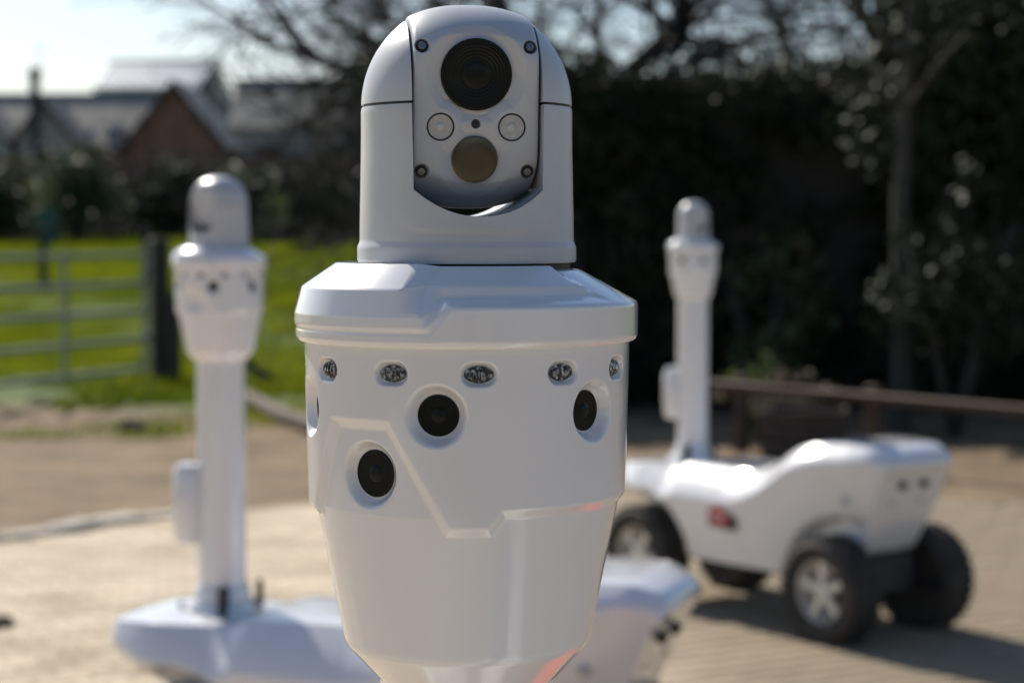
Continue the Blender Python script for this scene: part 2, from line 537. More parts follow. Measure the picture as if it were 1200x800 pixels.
def branches(base, height, spread, levels, seed, r0, first=0.3, up=0.5, nb=(4, 6), droop=0.0, curl=0.22):
    """recursive bare branching skeleton -> list of (pts, radii)"""
    rnd = random.Random(seed)
    out = []

    def grow(p, d, length, r, lev):
        n = 5
        pts = [p]; rad = [r]
        dd = d.copy()
        for i in range(n):
            dd = (dd + Vector((rnd.gauss(0, curl), rnd.gauss(0, curl), rnd.gauss(0, curl) * .7 + (0.05 * up if lev else .02) - droop * lev * .03))).normalized()
            p = p + dd * (length / n)
            pts.append(p); rad.append(max(0.007, r * (1 - 0.70 * (i + 1) / n)))
        out.append((pts, rad, lev))
        if lev >= levels:
            return
        k = rnd.randint(*nb) + (2 if lev == 0 else 0)
        for j in range(k):
            t = first + (1 - first) * (j + rnd.random()) / k if lev == 0 else 0.2 + 0.8 * (j + rnd.random()) / k
            f = t * n
            i = min(int(f), n - 1)
            q = pts[i].lerp(pts[i + 1], f - i)
            rr = rad[i] * 0.62
            base_d = (pts[i + 1] - pts[i]).normalized()
            side = Vector((rnd.gauss(0, 1), rnd.gauss(0, 1), rnd.gauss(0, .5)))
            side = (side - base_d * side.dot(base_d)).normalized()
            nd = (base_d * rnd.uniform(.25, .7) + side * rnd.uniform(.6, 1.0) * spread + Vector((0, 0, up * .3))).normalized()
            grow(q, nd, length * rnd.uniform(.48, .72), max(rr, .005), lev + 1)
    grow(Vector(base), Vector((0, 0, 1)), height, r0, 0)
    return out


def bare_tree(label, x, y, height, spread, seed, r0, levels=4, group='bare winter trees above the ivy wall', **kw):
    z0 = float(terrain_z(x, y)) - 0.05
    t = thing('bare_tree', label, 'tree', (x, y, z0), 0, group)
    br = branches((0, 0, 0), height, spread, levels, seed, r0, **kw)
    tr = MB(); cr = MB()
    for pts, rad, lev in br:
        if lev == 0:
            tr.tube(pts, rad, 9)
        else:
            cr.tube(pts if lev < 3 else pts[::2] + [pts[-1]] if len(pts) % 2 == 0 else pts[::2], (rad if lev < 3 else (rad[::2] + [rad[-1]] if len(rad) % 2 == 0 else rad[::2])), 6 if lev < 2 else (4 if lev == 2 else 3), cap=False)
    link('trunk', mesh_np('trunk', tr.v, tr.f, M['bark']), t)
    link('crown', mesh_np('crown', cr.v, cr.f, M['bark']), t)
    return t


# ------------------------------------------------------------------ ivy-clad garden wall on the right
t = thing('garden_wall', 'long dark garden wall smothered in ivy behind the timber rail', 'wall', (3.6, 18.2, 0))
wm = MB().box((0, 0, 1.44), (10.0, 0.35, 2.88), bev=.02)
link('wall', wm.mesh('wall', M['ivywall']), t)
link('coping', MB().box((0, 0, 2.925), (10.06, 0.46, 0.09), bev=.015).mesh('coping', M['ivywall']), t)
cl = []
for _ in range(420):
    zz = rng.uniform(0, 2.95)
    cl.append((rng.uniform(-4.9, 4.9), -0.22 - 0.35 * rng.random() ** 2 - 0.35 * max(0, 1 - zz / .9), zz, .32 * rng.uniform(.6, 1.3), .16, .26 * rng.uniform(.6, 1.3)))
for _ in range(45):
    xx = rng.uniform(-4.9, 4.9)
    cl.append((xx, rng.uniform(-.3, .15), 2.98 + rng.uniform(-.05, .10) + (.25 * rng.random() if xx > .6 else 0), .26, .2, .09))
v, f = leaf_cloud(cl, 1500, 0.05)
link('ivy', mesh_np('ivy', v, f, M['leaf_dark'], smooth=False), t)


def shrub(name, label, x, y, r, m, n=20, per=900, size=.05, cr=.4, group=None, stem=True):
    z0 = float(terrain_z(x, y))
    t = thing(name, label, 'shrub', (x, y, z0), 0, group)
    cs = clump_set((0, 0, r[2] * .92), (r[0] * .8, r[1] * .8, r[2] * .8), n, cr * min(r))
    v, f = leaf_cloud(cs, per, size)
    v[:, 2] = np.maximum(v[:, 2], 0.01 + 0.05 * rng.random(len(v)))
    link('foliage', mesh_np('foliage', v, f, m, smooth=False), t)
    if stem:
        mb = MB()
        for k in range(5):
            a = rng.uniform(0, 6.28)
            mb.tube([(0, 0, -.05), (math.cos(a) * r[0] * .2, math.sin(a) * r[1] * .2, r[2] * .6), (math.cos(a) * r[0] * .5, math.sin(a) * r[1] * .5, r[2] * 1.3)], [.03 * r[2] + .01, .02 * r[2], .008], 6)
        link('stem', mesh_np('stem', mb.v, mb.f, M['bark']), t)
    return t


shrub('laurel_bush', 'tall dark evergreen bush at the foot of the ivy wall behind the bare trunk', 3.35, 15.0, (.95, .55, 1.25), M['leaf_dark'], 34, 800, .05)
shrub('laurel_bush', 'dense dark evergreen bush beside the mast of the robot with the emblem', 0.75, 17.2, (.9, .7, 1.15), M['leaf_dark'], 26, 800, .05)
shrub('viburnum_bush', 'mid green leafy bush against the ivy wall behind the yellow green bush', 2.1, 16.5, (.75, .45, .95), M['leaf_mid'], 24, 900, .05)
shrub('lime_bush', 'small yellow green bush catching sun beside the timber rail end', 1.88, 14.95, (.30, .26, .48), M['leaf_lime'], 14, 1500, .04)
shrub('russet_bush', 'russet brown leafed climber high on the ivy wall', 2.55, 17.6, (.22, .18, .95), M['leaf_brown'], 14, 900, .04)
t = thing('dry_plant', 'pale dry seed heads and stalks under the yellow green bush', 'plant', (1.93, 14.45, 0))
mb = MB()
for k in range(60):
    a = rng.uniform(0, 6.28); q = rng.uniform(.1, .45)
    mb.tube([(rng.normal(0, .06), rng.normal(0, .06), -.02), (math.cos(a) * q * .5, math.sin(a) * q * .4, q * .8 + .1), (math.cos(a) * q, math.sin(a) * q * .6, q * .8 + .12)], [.006, .005, .003], 4)
link('stalk', mesh_np('stalk', mb.v, mb.f, M['dry']), t)
v, f = leaf_cloud([(rng.normal(0, .22), rng.normal(0, .15), .40 + rng.normal(0, .07), .1, .1, .05) for _ in range(14)], 3000, .025)
link('seed_heads', mesh_np('seed_heads', v, f, M['dry'], smooth=False), t, kind='stuff')

# evergreen tree at the right edge with a visible slim trunk
t = thing('evergreen_tree', 'big near black evergreen tree with slim trunk before the ivy wall', 'tree', (3.05, 15.6, 0))
link('trunk', MB().tube([(0, 0, -.05), (.02, 0, .8), (.0, .05, 1.8), (.08, .05, 3.2), (.2, .1, 5)], [.10, .080, .070, .060, .03], 10).mesh('trunk', M['post']), t)
lm = MB()
for k in range(7):
    a = rng.uniform(0, 6.28); z = rng.uniform(2.4, 3.4); q = rng.uniform(.9, 1.8)
    lm.tube([(.04, .05, z), (math.cos(a) * q * .5, math.sin(a) * q * .4, z + .3), (math.cos(a) * q, math.sin(a) * q * .7, z + .5)], [.035, .022, .008], 6)
link('limb', lm.mesh('limb', M['post']), t)
cs = clump_set((1.25, .4, 3.1), (1.45, .9, 1.3), 110, .38) + clump_set((1.7, .5, 1.9), (1.0, .7, 1.6), 80, .38) + clump_set((.5, .6, 2.45), (.9, .6, .6), 40, .32)
v, f = leaf_cloud(cs, 900, .055)
link('crown', mesh_np('crown', v, f, M['leaf_dark'], smooth=False), t)
t = thing('conifer_tree', 'dense dark conifer rising above the right end of the ivy wall', 'tree', (6.6, 21.0, 0))
link('trunk', MB().tube([(0, 0, -.05), (0, 0, 3), (0, 0, 6.5)], [.16, .12, .03], 9).mesh('trunk', M['bark']), t)
cs = []
for _ in range(120):
    z = rng.uniform(.6, 6.6); q = (1.9 - .24 * z) * rng.random() ** .5 + .2; a = rng.uniform(0, 6.28)
    cs.append((math.cos(a) * q, math.sin(a) * q, z, .42, .42, .3))
v, f = leaf_cloud(cs, 700, .06)
link('crown', mesh_np('crown', v, f, M['leaf_dark'], smooth=False), t)

# bare trees
bare_tree('wide bare tree with long low boughs rising behind the ivy wall', 1.25, 23.0, 5.6, 1.1, 11, .30, 4, first=.22, up=.12, nb=(6, 7))
bare_tree('bare tree with dense twiggy crown above the middle of the ivy wall', 3.3, 24.0, 5.8, 1.1, 23, .27, 4, first=.22, up=.15, nb=(6, 7))
bare_tree('slender bare tree between the ivy wall and the conifer', 5.6, 29.0, 6.5, .9, 31, .14, 4, first=.25, up=.4, nb=(5, 6))
bare_tree('slim bare tree leaning out from the left end of the ivy wall', -0.25, 30.0, 4.9, .85, 47, .14, 4, first=.35, up=.3, nb=(4, 5))

for (x, y, hgt, sd, lb) in ((-2.2, -9.0, 6.0, 71, 'unseen bare tree added on the paving edge behind the photographer for reflections'), (1.6, -10.5, 6.5, 73, 'second unseen bare tree added behind the photographer for reflections'), (5.2, -8.0, 6.0, 79, 'unseen bare tree added beside the unseen evergreen hedge for reflections')):  # unseen trees added behind the camera for vertical streaks in the robot's paint
    bare_tree(lb, x, y, hgt, 1.0, sd, .2, 3, group='unseen bare trees added behind the photographer for reflections', first=.3, up=.4, nb=(5, 6))
for (x, lb) in ((-6.5, 'unseen clipped dark hedge block added near the paving corner to darken reflections'), (0.0, 'long unseen clipped dark hedge block added behind the photographer to darken reflections'), (6.5, 'unseen clipped dark hedge block added on the far side to darken reflections')):  # unseen hedges added behind the camera to cut sky fill and darken reflections
    shrub('added_hedge_block', lb, x, -12.5, (3.4, 1.0, 1.25), M['leaf_dark'], 60, 120, .14, .6)
# ------------------------------------------------------------------ timber rail fence right
A = Vector((1.42, 14.35, 0)); B = Vector((4.9, 10.2, 0))
dv = (B - A); L = dv.length; ang = math.atan2(dv.y, dv.x)
t = thing('rail_fence', 'low brown timber rail fence in front of the ivy wall', 'fence', A, ang)
link('rail', MB().box((L / 2, 0, 0.475), (L, .06, .065), bev=.012).mesh('rail', M['wood']), t)
post_me = MB().box((0, 0, .25), (.09, .09, .60), bev=.012).mesh('post', M['wood'])
for s in (0.25, 1.45, 2.80, 4.5):
    link('post', post_me, t, (s, .085, 0))
# planter box behind the rail
t = thing('timber_planter', 'dark plank planter box behind the timber rail', 'planter', (2.06, 13.95, 0), R(-12))
pl = MB().box((0, 0, 0), (.58, .03, .105), bev=.006).mesh('plank', M['darkwood'])
for k in range(3):
    link('plank', pl, t, (0, -.19, .065 + k * .112))
    link('plank', pl, t, (0, .19, .065 + k * .112))
ple = MB().box((0, 0, 0), (.03, .35, .105), bev=.006).mesh('plank', M['darkwood'])
for k in range(3):
    for sx in (-.275, .275):
        link('plank', ple, t, (sx, 0, .065 + k * .112))
link('soil', MB().box((0, 0, .15), (.52, .34, .28)).mesh('soil', M['clod']), t)
# log edging left behind
t = link('timber_edging', MB().tube([(-2.75, 19.2, .05), (-1.9, 16.3, .06), (-.9, 13.9, .05)], [.075, .08, .075], 10).mesh('timber_edging', M['wood']), label='weathered round timber lying along the edge of the bare soil', cat='log')
for (x, y, s, lb) in ((-3.0, 15.7, .10, 'dark clod of soil on the bare earth strip before the gate'), (-2.06, 7.92, .06, 'small dark lump of soil on the sunlit pavers')):
    me = bpy.data.meshes.new('soil_clod')
    bm = bmesh.new(); bmesh.ops.create_icosphere(bm, subdivisions=3, radius=s)
    for vv in bm.verts:
        vv.co *= 1 + .3 * math.sin(vv.co.x * 40 + 1) * math.sin(vv.co.y * 33) + random.uniform(-.07, .07)
        vv.co.z *= .55
    bm.to_mesh(me); bm.free(); me.materials.append(M['clod'])
    link('soil_clod', me, None, (x, y, s * .3), label=lb, cat='soil clod')

# ------------------------------------------------------------------ field gate left
GA = Vector((-3.72, 20.3, 0)); GB = Vector((-5.3, 17.0, 0))
dv = GB - GA; L = dv.length; ang = math.atan2(dv.y, dv.x)
t = thing('field_gate', 'galvanised five bar metal gate closing the green field', 'gate', GA, ang)
for k, z in enumerate((0.16, .46, .75, 1.03, 1.32)):
    link('bar', MB().tube([(.06, 0, z), (L, 0, z)], .03, 10).mesh('bar', M['galv']), t)
for s in (.06, L * .38, L * .70, L):
    link('upright', MB().box((s, .045 if 0.1 < s < L else 0, .74), (.05, .03, 1.26), bev=.006).mesh('upright', M['galv']), t)
link('hinge', MB().box((.0, 0, .5), (.12, .05, .05), bev=.006).mesh('hinge', M['galv']), t)
link('hinge', MB().box((.0, 0, 1.2), (.12, .05, .05), bev=.006).mesh('hinge', M['galv']), t)
me = MB().box((0, 0, .72), (.19, .19, 1.54), bev=.02).mesh('gate_post', M['post'])
link('gate_post', me, None, (-3.62, 20.42, 0), (0, 0, .4), label='stout dark timber post at the hinge end of the metal gate', cat='post')
fp = MB().box((0, 0, .62), (.14, .14, 1.3), bev=.015).mesh('fence_post', M['post'])
for (x, y, lb) in ((-8.7, 37, 'thin dark fence post far out in the green field'), (-6.9, 37.5, 'dark fence post in the field behind the gate post')):
    link('fence_post', fp, None, (x, y, float(terrain_z(x, y))), label=lb, cat='post')
# diagonal brace log right of the gate post
t = thing('brace_fence', 'dark leaning timber brace with wire strands beside the gate post', 'fence', (-2.95, 20.0, 0), R(-20))
link('brace', MB().tube([(-.45, 0, .75), (.75, -.1, .0)], .05, 8).mesh('brace', M['post']), t)
link('post', MB().box((-.5, 0, .45), (.1, .1, .95), bev=.01).mesh('post', M['post']), t)

# ------------------------------------------------------------------ field-side shrubs (far)
FS = [(-15.6, 60, 2.1, 1.45, 'leaf_mid', 'dark rounded field shrub against the brick wall below the rendered gables'),
      (-13.0, 59.5, 2.0, 1.7, 'leaf_mid', 'broad dark shrub with sunlit top before the brick gable'),
      (-10.4, 60.5, 1.7, 1.35, 'leaf_dark', 'dark field shrub standing behind the timber gate post'),
      (-8.0, 60.0, 1.7, 1.3, 'leaf_mid', 'low mixed green shrub between the brick gable and the long slate roof'),
      (-5.6, 59.0, 1.9, 1.2, 'leaf_dark', 'dark low shrub at the far field edge below the long slate roof'),
      (-3.6, 58.0, 1.7, 1.4, 'leaf_dark', 'dark shrub at the field corner next to the ivy wall'),
      (-1.4, 57.0, 1.7, 1.5, 'leaf_dark', 'dark shrub at the far field edge behind the end of the ivy wall')]
for (x, y, rx, rz, m, lb) in FS:
    shrub('field_shrub', lb, x, y, (rx, 1.2, rz), M[m], 40, 260, .09, .5, 'shrubs along the far edge of the field')
shrub('sunlit_bush', 'pale yellow green bush tip catching sun before the brick wall', -13.4, 57.8, (.7, .6, 1.25), M['leaf_lime'], 14, 240, .07, .5)
shrub('sunlit_bush', 'yellow green bush glowing beside the house with the long slate roof', -6.9, 57.5, (.5, .5, 1.0), M['leaf_lime'], 12, 240, .07, .5)
# wheelie bin
t = thing('wheelie_bin', 'teal wheelie bin standing in the shade of the field shrubs', 'bin', (-13.3, 57.0, float(terrain_z(-13.3, 57.0))), .2)
link('body', MB().add([(-.24, -.28, .08), (.24, -.28, .08), (.24, .28, .08), (-.24, .28, .08), (-.29, -.36, .98), (.29, -.36, .98), (.29, .36, .98), (-.29, .36, .98)], [(3, 2, 1, 0), (4, 5, 6, 7), (0, 1, 5, 4), (1, 2, 6, 5), (2, 3, 7, 6), (3, 0, 4, 7)]).mesh('body', M['teal']), t)
link('lid', MB().box((0, 0, 1.02), (.62, .80, .07), bev=.02).mesh('lid', M['teal']), t)
for s in (-1, 1):
    link('wheel', MB().lathe([(.0, -.03), (.1, -.03), (.1, .03), (0, .03)], 'x', 16, (s * .24, .30, .1)).mesh('wheel', M['tyre']), t)


# ------------------------------------------------------------------ houses
def gable_house(name, label, cx, cy, w_, d_, z_eave, z_ridge, wallm, roofm, ridge='x', over=.25, rz=0.0):
    """ridge along local x (slope faces camera) or y (gable faces camera)"""
    z0 = float(terrain_z(cx, cy)) - .1
    t = thing(name, label, 'house', (cx, cy, z0), rz)
    he, hr = z_eave - z0, z_ridge - z0
    if ridge == 'x':
        link('wall', MB().prism([(-d_ / 2, 0), (d_ / 2, 0), (d_ / 2, he), (0, hr - .12), (-d_ / 2, he)], -w_ / 2, w_ / 2, 'x').mesh('wall', wallm), t)
        s = (hr - he) / (d_ / 2)
        for sg in (-1, 1):
            y1 = sg * (d_ / 2 + over)
            link('roof', MB().prism([(0, hr), (y1, he - over * s), (y1, he - over * s + .14), (0, hr + .14)], -w_ / 2 - over, w_ / 2 + over, 'x').mesh('roof', roofm), t)
        link('ridge', MB().box((0, 0, hr + .13), (w_ + 2 * over, .26, .12), bev=.03).mesh('ridge', M['trim']), t)
    else:
        link('wall', MB().prism([(-w_ / 2, 0), (w_ / 2, 0), (w_ / 2, he), (0, hr - .12), (-w_ / 2, he)], -d_ / 2, d_ / 2, 'y').mesh('wall', wallm), t)
        s = (hr - he) / (w_ / 2)
        for sg in (-1, 1):
            x1 = sg * (w_ / 2 + over)
            link('roof', MB().prism([(0, hr), (x1, he - over * s), (x1, he - over * s + .14), (0, hr + .14)], -d_ / 2 - over, d_ / 2 + over, 'y').mesh('roof', roofm), t)
            link('bargeboard', MB().prism([(0, hr + .12), (x1, he - over * s + .12), (x1, he - over * s - .12), (0, hr - .12)], -d_ / 2 - over - .06, -d_ / 2 - over - .003, 'y').mesh('bargeboard', M['trim']), t)
    return t


def window(t, x, y, z, ww, hh, frame='trim'):
    wv = link('window', MB().box((0, 0, 0), (ww, .08, hh), bev=.01).mesh('window', M[frame]), t, (x, y, z))
    link('pane', MB().box((0, -.045, 0), (ww - .16, .02, hh - .16)).mesh('pane', M['glass']), wv)


t = gable_house('brick_house', 'brick house with long grey tiled roof and dark flue behind the field', -19.6, 82.5, 12.5, 6.0, 4.75, 6.85, M['brick'], M['slate_pale'])
for x in (-3.4, -.6, 2.4, 4.6):
    window(t, x, -3.02, 2.2, 1.0, 1.1)
gable_house('brick_house', 'brick house wing with steep gable end facing the field', -12.75, 78.5, 3.3, 6.0, 4.9, 6.95, M['brick'], M['slate'], ridge='y', over=.35)
t = gable_house('dormer_house', 'pale rendered house front with dark edged gable beside the flue', -17.8, 77.6, 2.0, 3.0, 5.0, 6.35, M['render'], M['slate'], ridge='y', over=.25)
window(t, 0, -1.54, 3.2, .9, 1.0)
t = gable_house('dormer_house', 'low pale rendered house front with dark gable beyond the flue', -20.4, 77.6, 2.6, 3.0, 4.7, 6.2, M['render'], M['slate'], ridge='y', over=.25)
window(t, .3, -1.54, 3.1, .9, 1.0)
for (x, z, s) in ((-15.9, 5.35, .8), (-16.9, 5.2, .55)):
    t = link('skylight', MB().box((0, 0, 0), (s, .7, .10), bev=.02).mesh('skylight', M['render']), None, (x, 80.1, z + .05), (R(35), 0, 0), label='pale roof light in the tiled slope beside the brick gable' if s > .7 else 'smaller pale roof light next to the flue', cat='skylight')
    link('pane', MB().box((0, 0, .055), (s - .14, .56, .02)).mesh('pane', M['skylight']), t)
t = thing('chimney_flue', 'tall black chimney flue standing before the grey tiled roof', 'chimney', (-18.0, 75.5, float(terrain_z(0, 75.5))))
link('stack', MB().lathe([(.19, -.1), (.19, 6.1), (.17, 6.15)], 'z', 16).mesh('stack', M['trim']), t)
link('cowl', MB().lathe([(.17, 6.15), (.27, 6.2), (.27, 6.32), (.12, 6.5)], 'z', 16).mesh('cowl', M['trim']), t)
link('aerial', MB().tube([(.25, 0, 5.9), (.25, 0, 7.3)], .02, 6).tube([(.0, 0, 7.2), (.5, 0, 7.25)], .015, 5).mesh('aerial', M['trim']), t)
# metal-roofed house behind
t = gable_house('metal_roof_house', 'tall grey house with ribbed pale metal roof', -19.6, 112, 5.8, 5.4, 9.1, 10.65, M['cladding'], M['metalroof'], over=.2, rz=R(-10))
rib = MB().prism([(-.04, 0), (.04, 0), (.04, .07), (-.04, .07)], 0, 3.2, 'y').mesh('roof_rib', M['metalroof'])
z0 = float(terrain_z(0, 112)) - .1
sl = math.atan2(10.65 - 9.1, 2.7)
for k in range(14):
    link('roof_rib', rib, t, (-2.8 + k * .43, -.02, 10.65 - z0 + .13), (R(180) - sl, 0, 0))
for rr in [o for o in t.children if o.name.startswith('roof_rib')]:
    rr.rotation_euler = (sl, 0, 0)
    rr.location = (rr.location.x, -2.98, 9.1 - z0 - .28 * math.tan(sl) + .135)
window(t, 2.0, -2.72, 6.6, 1.0, 1.1)
gable_house('lean_house', 'grey clad gabled house end next to the ribbed metal roof', -16.0, 108, 2.8, 6.0, 7.4, 9.1, M['cladding'], M['slate'], ridge='y', over=.2)
# right roof
t = gable_house('slate_house', 'long low house with weathered slate roof beyond the field shrubs', -8.6, 92, 7.6, 6.0, 6.0, 8.15, M['cladding'], M['slate_pale'])
for x in (-2.2, .2):
    window(t, x, -3.02, 3.6, 1.1, 1.1)
gable_house('far_house', 'small pale roofed house behind the rendered gables', -27.2, 100, 3.0, 5.0, 6.6, 8.6, M['render'], M['slate_pale'], ridge='y')
# garden brick wall
t = thing('brick_wall', 'long low brick boundary wall at the far edge of the field', 'wall', (-11, 64, 1.0))
link('wall', MB().box((0, 0, 1.35), (24, .3, 2.7), bev=.02).mesh('wall', M['brick']), t)
link('coping', MB().box((0, 0, 2.75), (24.1, .42, .1), bev=.02).mesh('coping', M['ivywall']), t)
bare_tree('twiggy bare bush between the brick gable and the long slate roof', -9.6, 62, 3.0, .9, 61, .07, 3, group='bare bushes beyond the field', first=.1, up=.5, nb=(5, 7))
bare_tree('brown bare bush in front of the long slate roof', -6.6, 62, 2.8, .9, 67, .07, 3, group='bare bushes beyond the field', first=.1, up=.5, nb=(5, 7))

# ================================================================== ROBOTS
U = 0.257 / 400.0        # drawing unit of the sensor head


def sd_polyline(px, py, pts):
    """distance to an open polyline"""
    d = np.full(px.shape, 1e9)
    for (ax, ay), (bx, by) in zip(pts[:-1], pts[1:]):
        vx, vy = bx - ax, by - ay
        tt = np.clip(((px - ax) * vx + (py - ay) * vy) / (vx * vx + vy * vy + 1e-12), 0, 1)
        d = np.minimum(d, np.hypot(px - ax - tt * vx, py - ay - tt * vy))
    return d


# (angle deg, drop) of the step between upper skin and lower skin
STEP = [(-180, 325), (-69, 325), (-53, 218), (-28, 218), (-6.6, 334), (7.8, 334), (12.5, 314), (150, 314), (180, 325)]
CAMS = [(-10.3, 207, 36, 24.0, 15.5), (49.0, 207, 36, 24.0, 15.5), (-73.5, 207, 36, 24.0, 15.5), (109, 207, 36, 24.0, 15.5), (168, 207, 36, 24.0, 15.5), (-130, 207, 36, 24.0, 15.5), (-37.5, 275, 39, 27.5, 13)]
LEDS = [4 + 30 * k for k in range(-2, 3)] + [94, 124, -86, -116]


def head_shell(hi):
    if hi:
        th = np.concatenate([np.arange(-104, 104, .32), np.arange(104, 256, 3)])
        dr = np.concatenate([np.arange(131, 352, .9), np.arange(352, 484, 3), np.arange(484, 500, 1.2), np.arange(500, 541, 4)])
    else:
        th = np.arange(-180, 180, 2.4)
        dr = np.concatenate([np.arange(131, 500, 5.0), np.arange(500, 541, 8)])
    T, D = np.meshgrid(th, dr)
    Tw = ((T + 180) % 360) - 180
    up = np.interp(D, [130, 320, 345], [190.5, 186, 185.2])
    low = np.interp(D, [325, 488], [177, 144])
    low = np.where(D < 325, 177 + .2 * (325 - D), low)
    low = np.minimum(low, up - 8.0)
    # rounded lower corner and chamfer
    cham = 144 - (D - 488) * 0.92
    k = 5.0
    h = np.clip(.5 + .5 * (cham - low) / k, 0, 1)
    low2 = cham * (1 - h) + low * h - k * h * (1 - h)
    low = np.where(D > 430, low2, low)
    rr = 186.0
    dist = sd_polyline(np.radians(Tw) * rr, D, [(math.radians(a) * rr, b) for a, b in STEP])
    edge = np.interp(Tw, [a for a, b in STEP], [b for a, b in STEP])
    s = np.where(D > edge, dist, -dist)
    # upper skin bulges a little above the step lip
    tt = sstep(-6.0, 8.5, s)
    r = up * (1 - tt) + low * tt
    for (a0, d0, ro, ri, dep) in CAMS:
        da = np.radians(((T - a0 + 180) % 360) - 180)
        ok = np.abs(da) < 0.6
        rc = np.interp(d0, [130, 320], [190.5, 186]) - (8.0 if d0 > 250 else 0)
        u_ = rc * np.sin(da); v_ = D - d0
        rho = np.hypot(u_, v_)
        q = np.clip((ro - rho) / (ro - ri), 0, 1)
        q = q * q * (3 - 2 * q)
        target = (rc - dep) / np.cos(np.clip(da, -.7, .7))
        r = np.where(ok, np.minimum(r, r * (1 - q) + target * q), r)
    for a0 in LEDS:
        da = np.radians(((T - a0 + 180) % 360) - 180)
        ok = np.abs(da) < 0.4
        u_ = 190 * np.sin(da); v_ = D - 161.5
        rho = np.hypot(np.maximum(np.abs(u_) - 7, 0), v_)
        q = sstep(0, 1, (14.6 - rho) / 5.5)
        target = (190 - 7) / np.cos(np.clip(da, -.7, .7))
        r = np.where(ok, r * (1 - q) + target * q, r)
    Tr = np.radians(T)
    v = np.stack([r * np.cos(Tr) * U, r * np.sin(Tr) * U, -D * U], -1).reshape(-1, 3)
    f = grid_faces(len(dr), len(th), wrap=True)[:, ::-1]
    me = mesh_np('sensor_head', v, f, M['gloss'])
    return me


PL = [(100, 46), (128, 44), (152, 42.5), (191, 69), (193.5, 71.5), (200, 95), (201.5, 100), (201.8, 112), (199.3, 116.5), (200.2, 120), (200, 127), (197, 132.5), (190, 134.5), (180, 134.5)]
PM = [(100, 46), (128, 45.2), (138, 45.5), (171, 65.5), (173.5, 68), (177, 78), (181, 80.5), (196, 86.2), (199.5, 88.5), (200.4, 92), (200.2, 127), (197, 132.5), (190, 134.5), (180, 134.5)]
PN = [(100, 50), (128, 50.5), (134, 52), (150, 61), (165, 69.3), (180, 77.5), (188, 82), (196, 86.4), (199.5, 88.6), (200.4, 92), (200.2, 127), (197, 132.5), (190, 134.5), (180, 134.5)]


def collar_mesh(hi):
    th = np.concatenate([np.arange(-104, 104, .5), np.arange(104, 256, 3)]) if hi else np.arange(-180, 180, 4.0)
    idx = np.arange(14)
    l0 = np.interp(idx, [0, 2, 3, 4, 5, 8, 13], [-19, -19.5, -21.5, -22, -15.5, -11.5, -11.5])
    m0 = np.interp(idx, [0, 2, 4, 7, 13], [42, 43, 50, 54, 54])
    L_, M_, N_ = (np.array(p, dtype=float) for p in (PL, PM, PN))
    seglen = np.maximum.reduce([np.hypot(*np.diff(p, axis=0).T) for p in (L_, M_, N_)])
    TT = np.concatenate([np.linspace(i, i + 1, max(2, int(math.ceil(seglen[i] / 1.3))), endpoint=False) for i in range(13)] + [[13.0]])
    rows = []
    for a in th:
        q = ((a + 180) % 360) - 180
        wl = np.clip((l0 + 7 - q) / 7, 0, 1) * np.clip((q + 122) / 7, 0, 1)
        wl = np.maximum(wl, np.clip((q - 140) / 7, 0, 1) * np.clip((178 - q) / 7, 0, 1))
        wm = np.clip((m0 + 4 - q) / 4, 0, 1) * np.clip((q + 60) / 4, 0, 1)
        wm = np.maximum(wm * (1 - wl), 0)
        wn = 1 - wl - wm
        prof = L_ * wl[:, None] + M_ * wm[:, None] + N_ * wn[:, None]
        tt = TT if hi else np.linspace(0, 13, 27)
        pr = np.stack([np.interp(tt, idx, prof[:, 0]), np.interp(tt, idx, prof[:, 1])], -1)
        if hi:
            for _ in range(3):
                pr[1:-1] = .25 * pr[:-2] + .5 * pr[1:-1] + .25 * pr[2:]
        rows.append(pr)
    P = np.array(rows)               # theta, s, 2
    if hi:                            # soften across the angle too
        for _ in range(1):
            P = .25 * np.roll(P, 1, 0) + .5 * P + .25 * np.roll(P, -1, 0)
    Tr = np.radians(th)[:, None]
    v = np.stack([P[..., 0] * np.cos(Tr) * U, P[..., 0] * np.sin(Tr) * U, -P[..., 1] * U], -1)
    v = v.transpose(1, 0, 2).reshape(-1, 3)
    f = grid_faces(P.shape[1], len(th), wrap=True)[:, ::-1]
    v = np.concatenate([v, [[0, 0, -46 * U]]])
    me = mesh_np('collar', v, f, M['gloss'], True, 50)
    return me


def lens_mesh(name, r, m, rings=True, dome=2.5):
    prof = [(r, -6), (r, 0.3), (r * .97, .9), (r * .93, .9), (r * .92, .2)]
    if rings:
        for q in (.84, .76, .66, .56, .46):
            prof += [(r * q, .2 - .4 * (1 - q)), (r * (q - .01), .55 - .4 * (1 - q)), (r * (q - .03), .55 - .4 * (1 - q)), (r * (q - .04), .2 - .4 * (1 - q))]
        prof += [(r * .38, .0), (r * .36, .5), (r * .28, 1.2), (r * .15, 1.8), (0.0, 2.0)]
    else:
        prof += [(r * .9, .3), (r * .5, .3 + dome * .6), (0, .3 + dome)]
    return MB().lathe([(a * U, b * U) for a, b in prof], 'x', 48).mesh(name, m, angle=40)


